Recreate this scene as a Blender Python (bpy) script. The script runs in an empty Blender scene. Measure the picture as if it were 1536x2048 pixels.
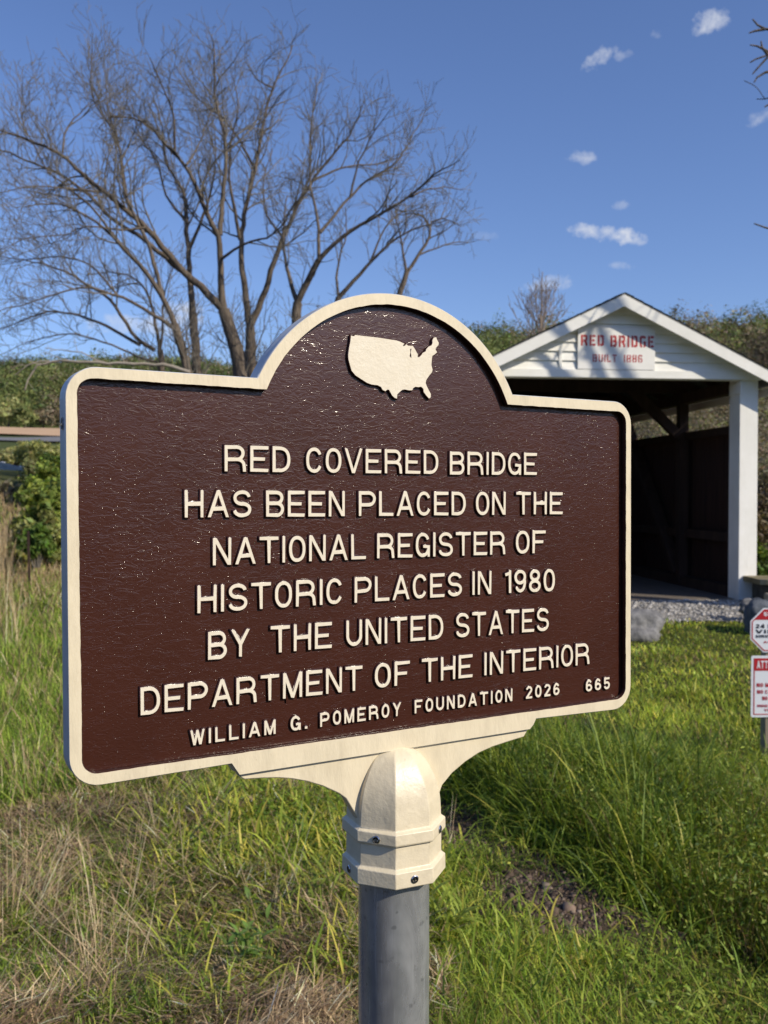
import bpy, math, random
import numpy as np
from mathutils import Vector, Matrix

random.seed(7)
rng = np.random.default_rng(7)
SC = bpy.context.scene
COL = SC.collection

# ------------------------------------------------------------------ camera
FPX = 1860.0                       # focal length in pixels of the 1536x2048 photograph
HC = 1.75                          # height of the camera
PITCH = math.radians(1.23)
CAM = np.array([0.0, 0.0, HC])
RIGHT = np.array([1.0, 0, 0])
UP = np.array([0, math.sin(PITCH), math.cos(PITCH)])
FWD = np.array([0, math.cos(PITCH), -math.sin(PITCH)])
cd = bpy.data.cameras.new('camera')
cam = bpy.data.objects.new('camera', cd)
COL.objects.link(cam)
cam.location = CAM
cam.rotation_euler = (math.pi / 2 - PITCH, 0, 0)
cd.sensor_fit = 'VERTICAL'
cd.sensor_height = 36.0
cd.sensor_width = 27.0
cd.lens = 36.0 * FPX / 2048
cd.clip_start = 0.05
cd.clip_end = 5000
cd.dof.use_dof = True
cd.dof.focus_distance = 1.2
cd.dof.aperture_fstop = 11
SC.camera = cam

# ------------------------------------------------------------------ light
SUN_AZ = math.radians(58)          # from "towards the camera" round to the right
SUN_EL = math.radians(33)
SUN = np.array([math.sin(SUN_AZ) * math.cos(SUN_EL), -math.cos(SUN_AZ) * math.cos(SUN_EL), math.sin(SUN_EL)])
SC.view_settings.view_transform = 'Standard'
SC.view_settings.look = 'None'
SC.view_settings.exposure = 0.0
SC.view_settings.gamma = 1.0
sl = bpy.data.lights.new('sun', 'SUN')
sl.energy = 4.6
sl.angle = math.radians(0.53)
sl.color = (1.0, 0.90, 0.73)
so = bpy.data.objects.new('sun', sl)
COL.objects.link(so)
so.rotation_euler = Vector(SUN).to_track_quat('Z', 'Y').to_euler()
so.location = (20, -10, 30)


def dirpix(x, y):
    d = RIGHT * (x - 768) / FPX + UP * (1024 - y) / FPX + FWD
    return d / np.linalg.norm(d)


world = bpy.data.worlds.new('World')
SC.world = world
world.use_nodes = True
wt = world.node_tree
wt.nodes.clear()


def wn(kind, **kw):
    n = wt.nodes.new(kind)
    for k, v in kw.items():
        setattr(n, k, v)
    return n


def wlink(a, b):
    wt.links.new(a, b)


def wmath(op, a, b=None, c=None, clamp=False):
    n = wn('ShaderNodeMath', operation=op, use_clamp=clamp)
    for i, v in enumerate((a, b, c)):
        if v is None:
            continue
        if isinstance(v, (int, float)):
            n.inputs[i].default_value = v
        else:
            wlink(v, n.inputs[i])
    return n.outputs[0]


def build_world():
    out = wn('ShaderNodeOutputWorld')
    bg = wn('ShaderNodeBackground')
    bg.inputs['Strength'].default_value = 0.113
    wlink(bg.outputs[0], out.inputs['Surface'])
    sky = wn('ShaderNodeTexSky')
    sky.sky_type = 'NISHITA'
    sky.sun_disc = False
    sky.sun_elevation = SUN_EL
    sky.sun_rotation = math.atan2(SUN[0], SUN[1])
    sky.altitude = 200
    sky.air_density = 1.0
    sky.dust_density = 0.6
    sky.ozone_density = 2.0
    tc = wn('ShaderNodeTexCoord')
    nz = wn('ShaderNodeTexNoise')
    nz.inputs['Scale'].default_value = 75
    nz.inputs['Detail'].default_value = 8
    nz.inputs['Roughness'].default_value = 0.62
    wlink(tc.outputs['Generated'], nz.inputs['Vector'])
    noise = wmath('MULTIPLY_ADD', nz.outputs['Fac'], 3.0, -1.5)
    clouds = [(1420, 43, 34, 20, .7, -8), (1200, 116, 32, 15, .62, -32), (1243, 112, 20, 9, .35, -10),
              (1163, 316, 28, 13, .5, 8), (1185, 463, 48, 14, .75, 6), (1240, 472, 48, 17, .85, 14), (1240, 410, 16, 9, .3, 0),
              (1245, 532, 26, 8, .3, 8), (1095, 568, 48, 16, .5, -5), (372, 628, 40, 30, .75, 0),
              (290, 650, 120, 22, .5, 0), (1522, 232, 34, 14, .4, -15), (1312, 70, 12, 9, .25, 0), (966, 470, 28, 9, .14, 5)]
    acc = None
    for (x, y, w, h, s, rot) in clouds:
        c = dirpix(x, y)
        a = np.cross(c, [0, 0, 1.0]); a /= np.linalg.norm(a)
        b = np.cross(a, c)
        r = math.radians(-rot)
        a2 = a * math.cos(r) + b * math.sin(r)
        b2 = -a * math.sin(r) + b * math.cos(r)
        qs = []
        for ax, ext in ((a2, w), (b2, h)):
            vm = wn('ShaderNodeVectorMath', operation='DOT_PRODUCT')
            wlink(tc.outputs['Generated'], vm.inputs[0])
            vm.inputs[1].default_value = tuple(ax * FPX / ext)
            qs.append(vm.outputs['Value'])
        q = wmath('MULTIPLY_ADD', qs[0], qs[0], wmath('MULTIPLY', qs[1], qs[1]))
        vf = wn('ShaderNodeVectorMath', operation='DOT_PRODUCT')
        wlink(tc.outputs['Generated'], vf.inputs[0])
        vf.inputs[1].default_value = tuple(c)
        front = wmath('GREATER_THAN', vf.outputs['Value'], 0.0)
        m = wmath('ADD', wmath('SUBTRACT', 0.75, wmath('MULTIPLY', q, 0.75)), noise)
        m = wmath('MULTIPLY', wmath('MULTIPLY', m, s, clamp=True), front)
        m = wmath('MINIMUM', m, s)
        acc = m if acc is None else wmath('MAXIMUM', acc, m)
    tint = wn('ShaderNodeMix', data_type='RGBA', blend_type='MULTIPLY')
    tint.inputs['Factor'].default_value = 1.0
    wlink(sky.outputs[0], tint.inputs['A'])
    tint.inputs['B'].default_value = (0.885, 0.975, 1.28, 1)
    mix = wn('ShaderNodeMix', data_type='RGBA')
    wlink(acc, mix.inputs['Factor'])
    wlink(tint.outputs['Result'], mix.inputs['A'])
    mix.inputs['B'].default_value = (6.3, 6.6, 7.3, 1)
    wlink(mix.outputs['Result'], bg.inputs['Color'])


build_world()


# ------------------------------------------------------------------ helpers
def pix(x, y, D):
    """the point of the place that lies D metres ahead in the direction seen at photo pixel x, y"""
    return CAM + RIGHT * ((x - 768) / FPX * D) + UP * ((1024 - y) / FPX * D) + FWD * D


def tag(o, label=None, cat=None, group=None, kind=None):
    if label: o['label'] = label
    if cat: o['category'] = cat
    if group: o['group'] = group
    if kind: o['kind'] = kind
    return o


def empty(name, loc, label=None, cat=None, group=None):
    o = bpy.data.objects.new(name, None)
    COL.objects.link(o)
    o.location = loc
    o.empty_display_size = 0.1
    return tag(o, label, cat, group)


def link(name, me, mat, parent=None):
    o = bpy.data.objects.new(name, me)
    COL.objects.link(o)
    if mat is not None:
        for m in (mat if isinstance(mat, (list, tuple)) else [mat]):
            me.materials.append(m)
    if parent is not None:
        o.parent = parent
    return o


class MB:
    """collects vertices and faces for one mesh"""
    def __init__(self):
        self.v = []; self.f = []; self.m = []; self.sm = []

    def add(self, v, f, m=0, smooth=False):
        o = len(self.v)
        self.v.extend([tuple(map(float, p)) for p in v])
        self.f.extend([tuple(i + o for i in q) for q in f])
        self.m.extend([m] * len(f))
        self.sm.extend([smooth] * len(f))

    def box(self, c, s, R=None, m=0):
        sx, sy, sz = s[0] / 2, s[1] / 2, s[2] / 2
        pts = [np.array([x, y, z]) for x in (-sx, sx) for y in (-sy, sy) for z in (-sz, sz)]
        if R is not None:
            pts = [R @ p for p in pts]
        pts = [p + np.array(c) for p in pts]
        self.add(pts, [(0, 1, 3, 2), (4, 6, 7, 5), (0, 4, 5, 1), (2, 3, 7, 6), (0, 2, 6, 4), (1, 5, 7, 3)], m)

    def beam(self, a, b, w, h, up=(0, 0, 1), m=0):
        a = np.array(a, float); b = np.array(b, float)
        d = b - a; L = np.linalg.norm(d); d /= L
        s = np.cross(d, up); s /= np.linalg.norm(s)
        t = np.cross(s, d)
        R = np.array([d, s, t]).T
        self.box((a + b) / 2, (L, w, h), R, m)

    def prism(self, poly, n0, n1, frame, m=0, mside=None):
        """polygon (a,b) in a frame (o,u,v,n), from n0 to n1"""
        o, u, v, n = frame
        k = len(poly)
        A = [o + u * p[0] + v * p[1] + n * n0 for p in poly]
        B = [o + u * p[0] + v * p[1] + n * n1 for p in poly]
        ms = m if mside is None else mside
        self.add(A + B, [tuple(range(k))[::-1], tuple(range(k, 2 * k))], m)
        f = [(i, (i + 1) % k, k + (i + 1) % k, k + i) for i in range(k)]
        self.add(A + B, f, ms)

    def build(self, name, mat, parent=None, bevel=0.0):
        me = bpy.data.meshes.new(name)
        me.from_pydata(self.v, [], self.f)
        me.polygons.foreach_set('material_index', self.m)
        me.polygons.foreach_set('use_smooth', self.sm)
        me.update()
        o = link(name, me, mat, parent)
        if bevel:
            b = o.modifiers.new('bevel', 'BEVEL')
            b.width = bevel; b.segments = 2; b.limit_method = 'ANGLE'
        return o


def np_mesh(name, V, Q, C=None, mat=None, parent=None, smooth=False):
    """quads only, from arrays; C is one rgb per vertex"""
    me = bpy.data.meshes.new(name)
    V = np.ascontiguousarray(V, dtype=np.float32); Q = np.ascontiguousarray(Q, dtype=np.int32)
    me.vertices.add(len(V)); me.vertices.foreach_set('co', V.ravel())
    me.loops.add(Q.size); me.loops.foreach_set('vertex_index', Q.ravel())
    me.polygons.add(len(Q))
    me.polygons.foreach_set('loop_start', np.arange(0, Q.size, 4, dtype=np.int32))
    if smooth:
        me.polygons.foreach_set('use_smooth', np.ones(len(Q), dtype=bool))
    if C is not None:
        at = me.attributes.new('tone', 'FLOAT_COLOR', 'POINT')
        at.data.foreach_set('color', np.c_[C, np.ones(len(C))].astype(np.float32).ravel())
    me.update(calc_edges=True)
    me.validate()
    return link(name, me, mat, parent)


# ------------------------------------------------------------------ materials
class NT:
    def __init__(self, name):
        self.mat = bpy.data.materials.new(name)
        self.mat.use_nodes = True
        self.t = self.mat.node_tree
        self.b = self.t.nodes['Principled BSDF']
        self.out = self.t.nodes['Material Output']

    def n(self, kind, **kw):
        x = self.t.nodes.new(kind)
        for k, v in kw.items():
            setattr(x, k, v)
        return x

    def l(self, a, b):
        self.t.links.new(a, b)

    def set(self, **kw):
        for k, v in kw.items():
            s = self.b.inputs[k.replace('_', ' ')]
            if hasattr(v, 'links') or hasattr(v, 'is_output'):
                self.l(v, s)
            else:
                s.default_value = (*v, 1) if isinstance(v, tuple) and len(v) == 3 and 'Color' in k else v
        return self

    def coord(self, scale=(1, 1, 1), rot=(0, 0, 0), which='Object'):
        tc = self.n('ShaderNodeTexCoord'); mp = self.n('ShaderNodeMapping')
        mp.inputs['Scale'].default_value = scale; mp.inputs['Rotation'].default_value = rot
        self.l(tc.outputs[which], mp.inputs['Vector'])
        return mp.outputs[0]

    def noise(self, vec, scale, detail=4, rough=.55, dist=0.0):
        x = self.n('ShaderNodeTexNoise')
        x.inputs['Scale'].default_value = scale; x.inputs['Detail'].default_value = detail
        x.inputs['Roughness'].default_value = rough; x.inputs['Distortion'].default_value = dist
        self.l(vec, x.inputs['Vector'])
        return x.outputs['Fac']

    def ramp(self, fac, stops, interp='LINEAR'):
        r = self.n('ShaderNodeValToRGB'); r.color_ramp.interpolation = interp
        e = r.color_ramp.elements
        while len(e) < len(stops): e.new(.5)
        for i, (p, c) in enumerate(stops):
            e[i].position = p; e[i].color = (*c, 1) if len(c) == 3 else c
        self.l(fac, r.inputs[0])
        return r.outputs[0]

    def mix(self, fac, a, b, mode='MIX'):
        x = self.n('ShaderNodeMix', data_type='RGBA', blend_type=mode)
        for s, v in (('Factor', fac), ('A', a), ('B', b)):
            if isinstance(v, (int, float)): x.inputs[s].default_value = v
            elif isinstance(v, tuple): x.inputs[s].default_value = (*v, 1)
            else: self.l(v, x.inputs[s])
        return x.outputs['Result']

    def math(self, op, a, b=0.0, clamp=False):
        x = self.n('ShaderNodeMath', operation=op, use_clamp=clamp)
        for i, v in enumerate((a, b)):
            if isinstance(v, (int, float)): x.inputs[i].default_value = v
            else: self.l(v, x.inputs[i])
        return x.outputs[0]

    def bump(self, h, dist, strength=1.0, normal=None):
        x = self.n('ShaderNodeBump')
        x.inputs['Distance'].default_value = dist; x.inputs['Strength'].default_value = strength
        self.l(h, x.inputs['Height'])
        if normal is not None: self.l(normal, x.inputs['Normal'])
        return x.outputs[0]


def mottled(name, c0, c1, scale=6, rough=.8, bump=0.0, bscale=40, stretch=(1, 1, 1), spec=.3, metal=0.0):
    t = NT(name)
    v = t.coord(stretch)
    f = t.noise(v, scale, 5, .6)
    t.set(Base_Color=t.ramp(f, [(.3, c0), (.7, c1)]), Roughness=rough, Specular_IOR_Level=spec, Metallic=metal)
    if bump:
        t.set(Normal=t.bump(t.noise(v, bscale, 4, .6), bump))
    return t.mat


def leafy(name, trans=.35, rough=.55, spec=.25, tint=(1, 1, 1)):
    """leaf / blade material that takes its colour from the per-leaf attribute"""
    t = NT(name)
    a = t.n('ShaderNodeAttribute'); a.attribute_name = 'tone'
    col = t.mix(1.0, a.outputs['Color'], tint, 'MULTIPLY')
    t.set(Base_Color=col, Roughness=rough, Specular_IOR_Level=spec)
    if trans:
        tr = t.n('ShaderNodeBsdfTranslucent'); mx = t.n('ShaderNodeMixShader')
        t.l(t.mix(1.0, col, (1.25, 1.2, .7), 'MULTIPLY'), tr.inputs['Color'])
        mx.inputs[0].default_value = trans
        t.l(t.b.outputs[0], mx.inputs[1]); t.l(tr.outputs[0], mx.inputs[2])
        t.l(mx.outputs[0], t.out.inputs['Surface'])
    return t.mat


def make_materials():
    M = {}
    # glossy brown paint over rough cast aluminium
    t = NT('brown_gloss_paint')
    v = t.coord((1, 2.3, 1))
    vd = t.coord((1, 1, 1))
    n1 = t.noise(v, 62, 3, .55, .9)
    ridge = t.math('ABSOLUTE', t.math('SUBTRACT', n1, .5))
    ridge = t.math('MINIMUM', t.math('MULTIPLY', ridge, 5.0), .55)
    n2 = t.noise(v, 150, 2, .5, .3)
    big = t.noise(vd, 7, 2, .5)
    amp = t.math('MULTIPLY', t.math('ADD', big, .2), 1.0)
    h = t.math('MULTIPLY', t.math('ADD', ridge, t.math('MULTIPLY', n2, .16)), amp)
    vo = t.n('ShaderNodeTexVoronoi'); vo.inputs['Scale'].default_value = 420
    t.l(vd, vo.inputs['Vector'])
    spk = t.math('MULTIPLY', t.math('SUBTRACT', .28, vo.outputs['Distance']), 2.2)
    rnd = t.n('ShaderNodeSeparateColor'); t.l(vo.outputs['Color'], rnd.inputs[0])
    spk = t.math('MULTIPLY', t.math('MAXIMUM', spk, 0.0), t.math('GREATER_THAN', rnd.outputs[0], .6))
    nb = t.bump(h, .00046, .6)
    nb = t.bump(spk, .00060, .7, nb)
    colr = t.ramp(t.noise(vd, 9, 3, .5), [(.3, (.044, .0122, .0070)), (.7, (.053, .0152, .0088))])
    t.set(Base_Color=colr, Roughness=.36, Specular_IOR_Level=.22, Normal=nb, Coat_Weight=.6, Coat_Roughness=.12)
    t.l(nb, t.b.inputs['Coat Normal'])
    M['brown'] = t.mat
    t = NT('brown_gloss_side')
    v = t.coord()
    t.set(Base_Color=(.045, .016, .012), Roughness=.22, Specular_IOR_Level=.5, Normal=t.bump(t.noise(v, 160, 3), .0008, .6))
    M['brown_side'] = t.mat
    t = NT('cream_paint')
    v = t.coord()
    c = t.ramp(t.noise(v, 22, 4, .6), [(.3, (.70, .61, .435)), (.7, (.745, .655, .475))])
    grime = t.ramp(t.noise(t.coord((1, .3, 1)), 34, 6, .7), [(.47, (0, 0, 0)), (.76, (.6, .6, .6))])
    c = t.mix(grime, c, (.52, .45, .32))
    chips = t.ramp(t.noise(v, 190, 2, .5), [(.735, (0, 0, 0)), (.76, (1, 1, 1))])
    t.set(Base_Color=t.mix(t.math('MULTIPLY', chips, .35), c, (.42, .34, .22)), Roughness=.38, Specular_IOR_Level=.4,
          Normal=t.bump(t.noise(t.coord((1, .3, 1)), 95, 4, .6), .0016, .55))
    M['cream'] = t.mat
    M['letter'] = mottled('cream_letter_paint', (.72, .645, .50), (.77, .70, .56), 60, .4, .0006, 160)
    t = NT('bare_cast_aluminium')
    v = t.coord()
    t.set(Base_Color=t.ramp(t.noise(v, 30, 4), [(.3, (.52, .53, .54)), (.7, (.64, .65, .66))]), Metallic=.1, Roughness=.5,
          Normal=t.bump(t.noise(v, 120, 3), .0006, .5))
    M['alu'] = t.mat
    t = NT('galvanised_steel')
    v = t.coord((1, 1, .35)); v2 = t.coord((1, 1, 1))
    sp = t.n('ShaderNodeTexVoronoi'); sp.inputs['Scale'].default_value = 60; t.l(v2, sp.inputs['Vector'])
    f = t.noise(v, 26, 5, .65, .6)
    c = t.ramp(f, [(.32, (.48, .49, .50)), (.52, (.60, .61, .615)), (.72, (.74, .75, .755))])
    c = t.mix(t.math('MULTIPLY', sp.outputs['Distance'], .3), c, (.25, .27, .3))
    scr = t.ramp(t.noise(t.coord((1, 1, .04)), 260, 2, .6), [(.60, (0, 0, 0)), (.70, (.55, .55, .55))])
    c = t.mix(scr, c, (.82, .83, .84))
    spot = t.ramp(t.noise(v2, 70, 2, .4), [(.66, (0, 0, 0)), (.72, (.6, .6, .6))])
    c = t.mix(spot, c, (.25, .26, .27))
    t.set(Base_Color=c, Metallic=.68, Roughness=t.math('ADD', t.math('MULTIPLY', f, .30), .13),
          Normal=t.bump(t.noise(t.coord((1, 1, .1)), 90, 3), .0006, .6))
    M['galv'] = t.mat
    t = NT('screw_steel'); t.set(Base_Color=(.5, .5, .52), Metallic=1.0, Roughness=.25); M['screw'] = t.mat
    t = NT('dark_recess'); t.set(Base_Color=(.012, .012, .014), Roughness=.5); M['hole'] = t.mat
    # bridge
    t = NT('white_painted_board')
    v = t.coord((1, 1, 1)); vs = t.coord((22, 22, .7))
    grain = t.noise(vs, 2.2, 4, .6)
    c = t.ramp(t.noise(v, 1.6, 5, .65), [(.3, (.78, .77, .72)), (.65, (.88, .87, .83))])
    c = t.mix(t.ramp(grain, [(.62, (0, 0, 0)), (.8, (.5, .5, .5))]), c, (.40, .37, .31))
    t.set(Base_Color=c, Roughness=.75, Normal=t.bump(grain, .004, .5)); M['white_v'] = t.mat
    t = NT('white_painted_siding')
    v = t.coord((1, 1, 1)); vs = t.coord((.8, 18, 18))
    grain = t.noise(vs, 2.2, 4, .6)
    c = t.ramp(t.noise(v, 1.9, 5, .65), [(.3, (.77, .76, .70)), (.65, (.88, .87, .82))])
    c = t.mix(t.ramp(grain, [(.62, (0, 0, 0)), (.8, (.45, .45, .45))]), c, (.40, .37, .30))
    t.set(Base_Color=c, Roughness=.75, Normal=t.bump(grain, .004, .5)); M['white_h'] = t.mat
    M['board'] = mottled('white_sign_board', (.79, .775, .73), (.86, .85, .81), 2.5, .6)
    M['red'] = mottled('faded_red_paint', (.50, .035, .04), (.40, .05, .05), 9, .65)
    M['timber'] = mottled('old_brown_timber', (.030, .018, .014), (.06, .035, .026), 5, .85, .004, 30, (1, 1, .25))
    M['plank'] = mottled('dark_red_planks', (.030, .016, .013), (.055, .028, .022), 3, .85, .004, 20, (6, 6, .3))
    M['deck'] = mottled('grey_deck_planks', (.12, .10, .085), (.2, .17, .14), 4, .9, .004, 20, (6, .4, 1))
    M['shingle'] = mottled('dark_roof_shingles', (.035, .04, .042), (.075, .08, .08), 8, .85, .006, 50)
    M['stone'] = mottled('grey_boulder', (.06, .06, .064), (.27, .265, .26), 7, .85, .03, 9)
    M['slate'] = mottled('dark_blue_stone', (.06, .07, .085), (.13, .145, .17), 4, .85, .03, 9)
    M['abut'] = mottled('old_abutment_stone', (.06, .055, .045), (.19, .175, .15), 4, .9, .03, 8)
    M['oldwood'] = mottled('weathered_wood', (.20, .17, .12), (.36, .32, .24), 5, .85, .004, 30, (1, 1, .2))
    M['mosswood'] = mottled('mossy_timber_cap', (.13, .11, .05), (.30, .25, .15), 4, .9, .004, 22)
    t = NT('sign_white'); t.set(Base_Color=(.72, .75, .80), Roughness=.35); M['swhite'] = t.mat
    t = NT('sign_red'); t.set(Base_Color=(.42, .02, .03), Roughness=.35); M['sred'] = t.mat
    t = NT('sign_black'); t.set(Base_Color=(.02, .02, .035), Roughness=.4); M['sblack'] = t.mat
    # ground and plants
    M['bark'] = mottled('grey_brown_bark', (.065, .050, .038), (.20, .162, .125), 4.5, .9, .03, 10, (3, 3, .5))
    M['twig'] = mottled('twig_bark', (.105, .094, .078), (.24, .215, .175), 2, .85)
    M['twig2'] = mottled('pale_twig_bark', (.20, .16, .13), (.34, .28, .23), 2, .85)
    M['deadwood'] = mottled('pale_dead_wood', (.26, .22, .17), (.42, .37, .30), 2, .85)
    M['grass'] = leafy('grass_blades', .40, .5, .3)
    M['straw'] = leafy('dry_straw', .2, .6, .2)
    M['leaf'] = leafy('leaves', .35, .5, .3)
    M['forest'] = leafy('forest_leaves', .2, .7, .1)
    t = NT('soil_and_turf')
    a = t.n('ShaderNodeAttribute'); a.attribute_name = 'tone'
    g = t.n('ShaderNodeNewGeometry')
    f1 = t.n('ShaderNodeTexNoise'); f1.inputs['Scale'].default_value = 9; f1.inputs['Detail'].default_value = 8; f1.inputs['Roughness'].default_value = .7
    t.l(g.outputs['Position'], f1.inputs['Vector'])
    f2 = t.n('ShaderNodeTexNoise'); f2.inputs['Scale'].default_value = .35; f2.inputs['Detail'].default_value = 6
    t.l(g.outputs['Position'], f2.inputs['Vector'])
    c = t.mix(1.0, a.outputs['Color'], t.ramp(f1.outputs['Fac'], [(.25, (.45, .45, .45)), (.75, (1.4, 1.4, 1.4))]), 'MULTIPLY')
    c = t.mix(1.0, c, t.ramp(f2.outputs['Fac'], [(.3, (.75, .78, .8)), (.7, (1.25, 1.2, 1.1))]), 'MULTIPLY')
    t.set(Base_Color=c, Roughness=.95, Specular_IOR_Level=.1, Normal=t.bump(f1.outputs['Fac'], .03))
    M['ground'] = t.mat
    M['asphalt'] = mottled('asphalt', (.15, .15, .155), (.21, .21, .215), 2, .9)
    M['field'] = mottled('bare_ploughed_field', (.48, .31, .18), (.60, .41, .25), .12, .95, 0, 1, (1, 3, 1))
    M['gravel'] = mottled('gravel_bed', (.17, .155, .135), (.36, .335, .30), 14, .95, .02, 45)
    M['pebble'] = leafy('pebble_stone', 0, .85, .2)
    M['rail'] = mottled('grey_guard_rail', (.28, .29, .31), (.42, .43, .45), 3, .5, metal=.4)
    return M


M = make_materials()


# ------------------------------------------------------------------ terrain
def sstep(a, b, x):
    t = np.clip((x - a) / (b - a), 0, 1)
    return t * t * (3 - 2 * t)


RL = [0, 3, 8, 14, 22, 26, 32, 40, 60, 75, 110, 150, 185, 230, 300, 430, 560, 700, 1500]
ZL = [-.2, -.2, -.25, -.3, .05, .5, 1.2, 2.45, 3.9, 5.0, 7.3, 10.2, 13.4, 16.5, 29, 50, 67, 68, 60]
RR = [0, 3, 8, 11.5, 14, 17.5, 21, 30, 45, 60, 100, 150, 220, 260, 300, 700, 1500]
ZR = [-.2, -.2, -.2, -.12, -.03, -.03, -.9, -1.2, -.4, 1.5, 9, 19, 32, 38, 39, 36, 20]
RB = [0, 3, 12, 40, 120, 300, 500, 1500]
ZB = [-.2, -.2, -.2, .2, 9, 38, 60, 60]  # unseen hills behind the camera, raised to darken what the marker reflects


def vnoise(x, y, s, seed=0):
    """cheap smooth value noise"""
    x = np.asarray(x) / s + 31.7 * seed; y = np.asarray(y) / s - 17.3 * seed
    xi = np.floor(x); yi = np.floor(y); fx = x - xi; fy = y - yi
    fx = fx * fx * (3 - 2 * fx); fy = fy * fy * (3 - 2 * fy)

    def hh(i, j):
        n = np.sin(i * 127.1 + j * 311.7 + seed * 74.7) * 43758.5453
        return n - np.floor(n)
    return (hh(xi, yi) * (1 - fx) + hh(xi + 1, yi) * fx) * (1 - fy) + (hh(xi, yi + 1) * (1 - fx) + hh(xi + 1, yi + 1) * fx) * fy


def ground(x, y):
    x = np.asarray(x, float); y = np.asarray(y, float)
    r = np.hypot(x, y); az = np.degrees(np.arctan2(x, y))
    w = sstep(-13, 1, az)
    z = np.interp(r, RL, ZL) * (1 - w) + np.interp(r, RR, ZR) * w
    wb = sstep(48, 85, np.abs(az))
    z = z * (1 - wb) + np.interp(r, RB, ZB) * wb
    near = 1 - sstep(10, 30, r)
    calm = sstep(11.5, 13.5, r) * sstep(3, 8, az)          # the drive in front of the bridge is level
    z = z + (vnoise(x, y, 1.3, 1) - .5) * .16 * near * (1 - calm) + (vnoise(x, y, .45, 2) - .5) * .06 * near * (1 - calm)
    z = z + (vnoise(x, y, 9, 3) - .5) * .5 * sstep(16, 40, r)
    z = z * (1 - .13 * sstep(-13, -25, az) * sstep(250, 420, r)) + (vnoise(x, y, 45, 4) - .5) * 3.5 * sstep(200, 300, r)
    return z


def straw_mask(x, y):
    """1 where last year's dead grass lies, 0 in the green lawn"""
    m = sstep(.15, -.45, x + (vnoise(x, y, .8, 5) - .5) * .9 + .085 * np.maximum(y - 4.2, 0))
    m *= 1 - .7 * sstep(5.2, 7.5, y)
    m2 = sstep(.62, .8, vnoise(x, y, .6, 6)) * .55
    return np.clip(np.maximum(m * (.35 + .65 * sstep(.3, .6, vnoise(x, y, .5, 7))), m2 * (x < 2)), 0, 1)


def bank(x, y):
    """signed distance into the uncut bank on the right of the marker"""
    return (x - .78) * .90 + (y - 5.32) * .437 + (vnoise(x, y, .5, 61) - .5) * .25


def rough_mask(x, y):
    return sstep(-.05, .2, bank(x, y)) * (1 - sstep(6.4, 7.6, y)) * (1 - .6 * sstep(.9, 1.8, bank(x, y)))


def dirt_mask(x, y):
    def el(cx, cy, rx, ry): return 1 - sstep(.55, 1.15, np.hypot((x - cx) / rx, (y - cy) / ry) + (vnoise(x, y, .25, 8) - .5) * .6)
    m = np.maximum(el(.80, 4.35, .42, .42), el(.40, 5.35, .22, .75))
    m = np.maximum(m, .8 * sstep(-.6, -.3, bank(x, y)) * (1 - sstep(-.12, .02, bank(x, y))) * (1 - sstep(5.8, 6.4, y)) * sstep(3.9, 4.2, y))
    m = np.maximum(m, el(2.2, 6.25, .35, .2))
    return m


def build_ground():
    azs = np.unique(np.r_[np.arange(-180, -40, 4.0), np.arange(-40, 40, .4), np.arange(40, 181, 4.0)])
    rs = np.r_[np.arange(.3, 9, .09), np.geomspace(9, 1500, 150)]
    A, Rr = np.meshgrid(np.radians(azs), rs)
    X = Rr * np.sin(A); Y = Rr * np.cos(A)
    Z = ground(X, Y)
    nr, na = X.shape
    V = np.c_[X.ravel(), Y.ravel(), Z.ravel()]
    idx = np.arange(nr * na).reshape(nr, na)
    Q = np.c_[idx[:-1, :-1].ravel(), idx[:-1, 1:].ravel(), idx[1:, 1:].ravel(), idx[1:, :-1].ravel()][:, ::-1]
    x, y = V[:, 0], V[:, 1]; r = np.hypot(x, y); az = np.degrees(np.arctan2(x, y))
    green = np.array([.07, .085, .022]); soil = np.array([.080, .058, .045]); dry = np.array([.075, .055, .036])
    far = np.array([.075, .095, .03]); brown = np.array([.17, .125, .09])
    C = np.tile(green, (len(V), 1))
    s = straw_mask(x, y)[:, None]; C = C * (1 - s) + dry * s * .7 + soil * s * .3
    C = C * (1 - .6 * sstep(50, 80, np.abs(az)))[:, None]  # unseen ground behind the camera, darkened to dim its reflection in the marker
    d = dirt_mask(x, y)[:, None] * (r < 9)[:, None]; C = C * (1 - d) + soil * 1.0 * d
    f = sstep(28, 60, r)[:, None]; wr = sstep(-6, 3, az)[:, None]; C = C * (1 - f) + (far * (1 - wr) + np.array([.11, .095, .05]) * wr) * f
    b = (sstep(19, 22, r) * (1 - sstep(28, 33, r)) * sstep(-12, -18, az))[:, None]; C = C * (1 - b) + brown * b
    me = np_mesh('ground', V, Q, C, M['ground'], smooth=True)
    tag(me, kind='structure')
    return me


def sheet(name, mat, r0, r1, a0, a1, lift, nr=8, na=60, wob=0.0, kind='structure'):
    """a strip of ground cover following the terrain, between two ranges"""
    V = []; rows = []
    for i in range(nr + 1):
        row = []
        for j in range(na + 1):
            az = math.radians(a0 + (a1 - a0) * j / na)
            ra = r0(math.degrees(az)) if callable(r0) else r0
            rb = r1(math.degrees(az)) if callable(r1) else r1
            r = ra + (rb - ra) * i / nr
            x, y = r * math.sin(az), r * math.cos(az)
            row.append(len(V)); V.append((x, y, float(ground(x, y)) + lift))
        rows.append(row)
    Q = [(rows[i][j], rows[i + 1][j], rows[i + 1][j + 1], rows[i][j + 1]) for i in range(nr) for j in range(na)]
    o = np_mesh(name, np.array(V), np.array(Q)[:, ::-1], None, mat, smooth=True)
    return tag(o, kind=kind)


build_ground()
sheet('road', M['asphalt'], lambda a: 104 + (a + 25) * 1.5, lambda a: 118 + (a + 25) * 1.7, -50, -17, .25)
sheet('field', M['field'], 146, 186, -50, -14, .3, 10)


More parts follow.
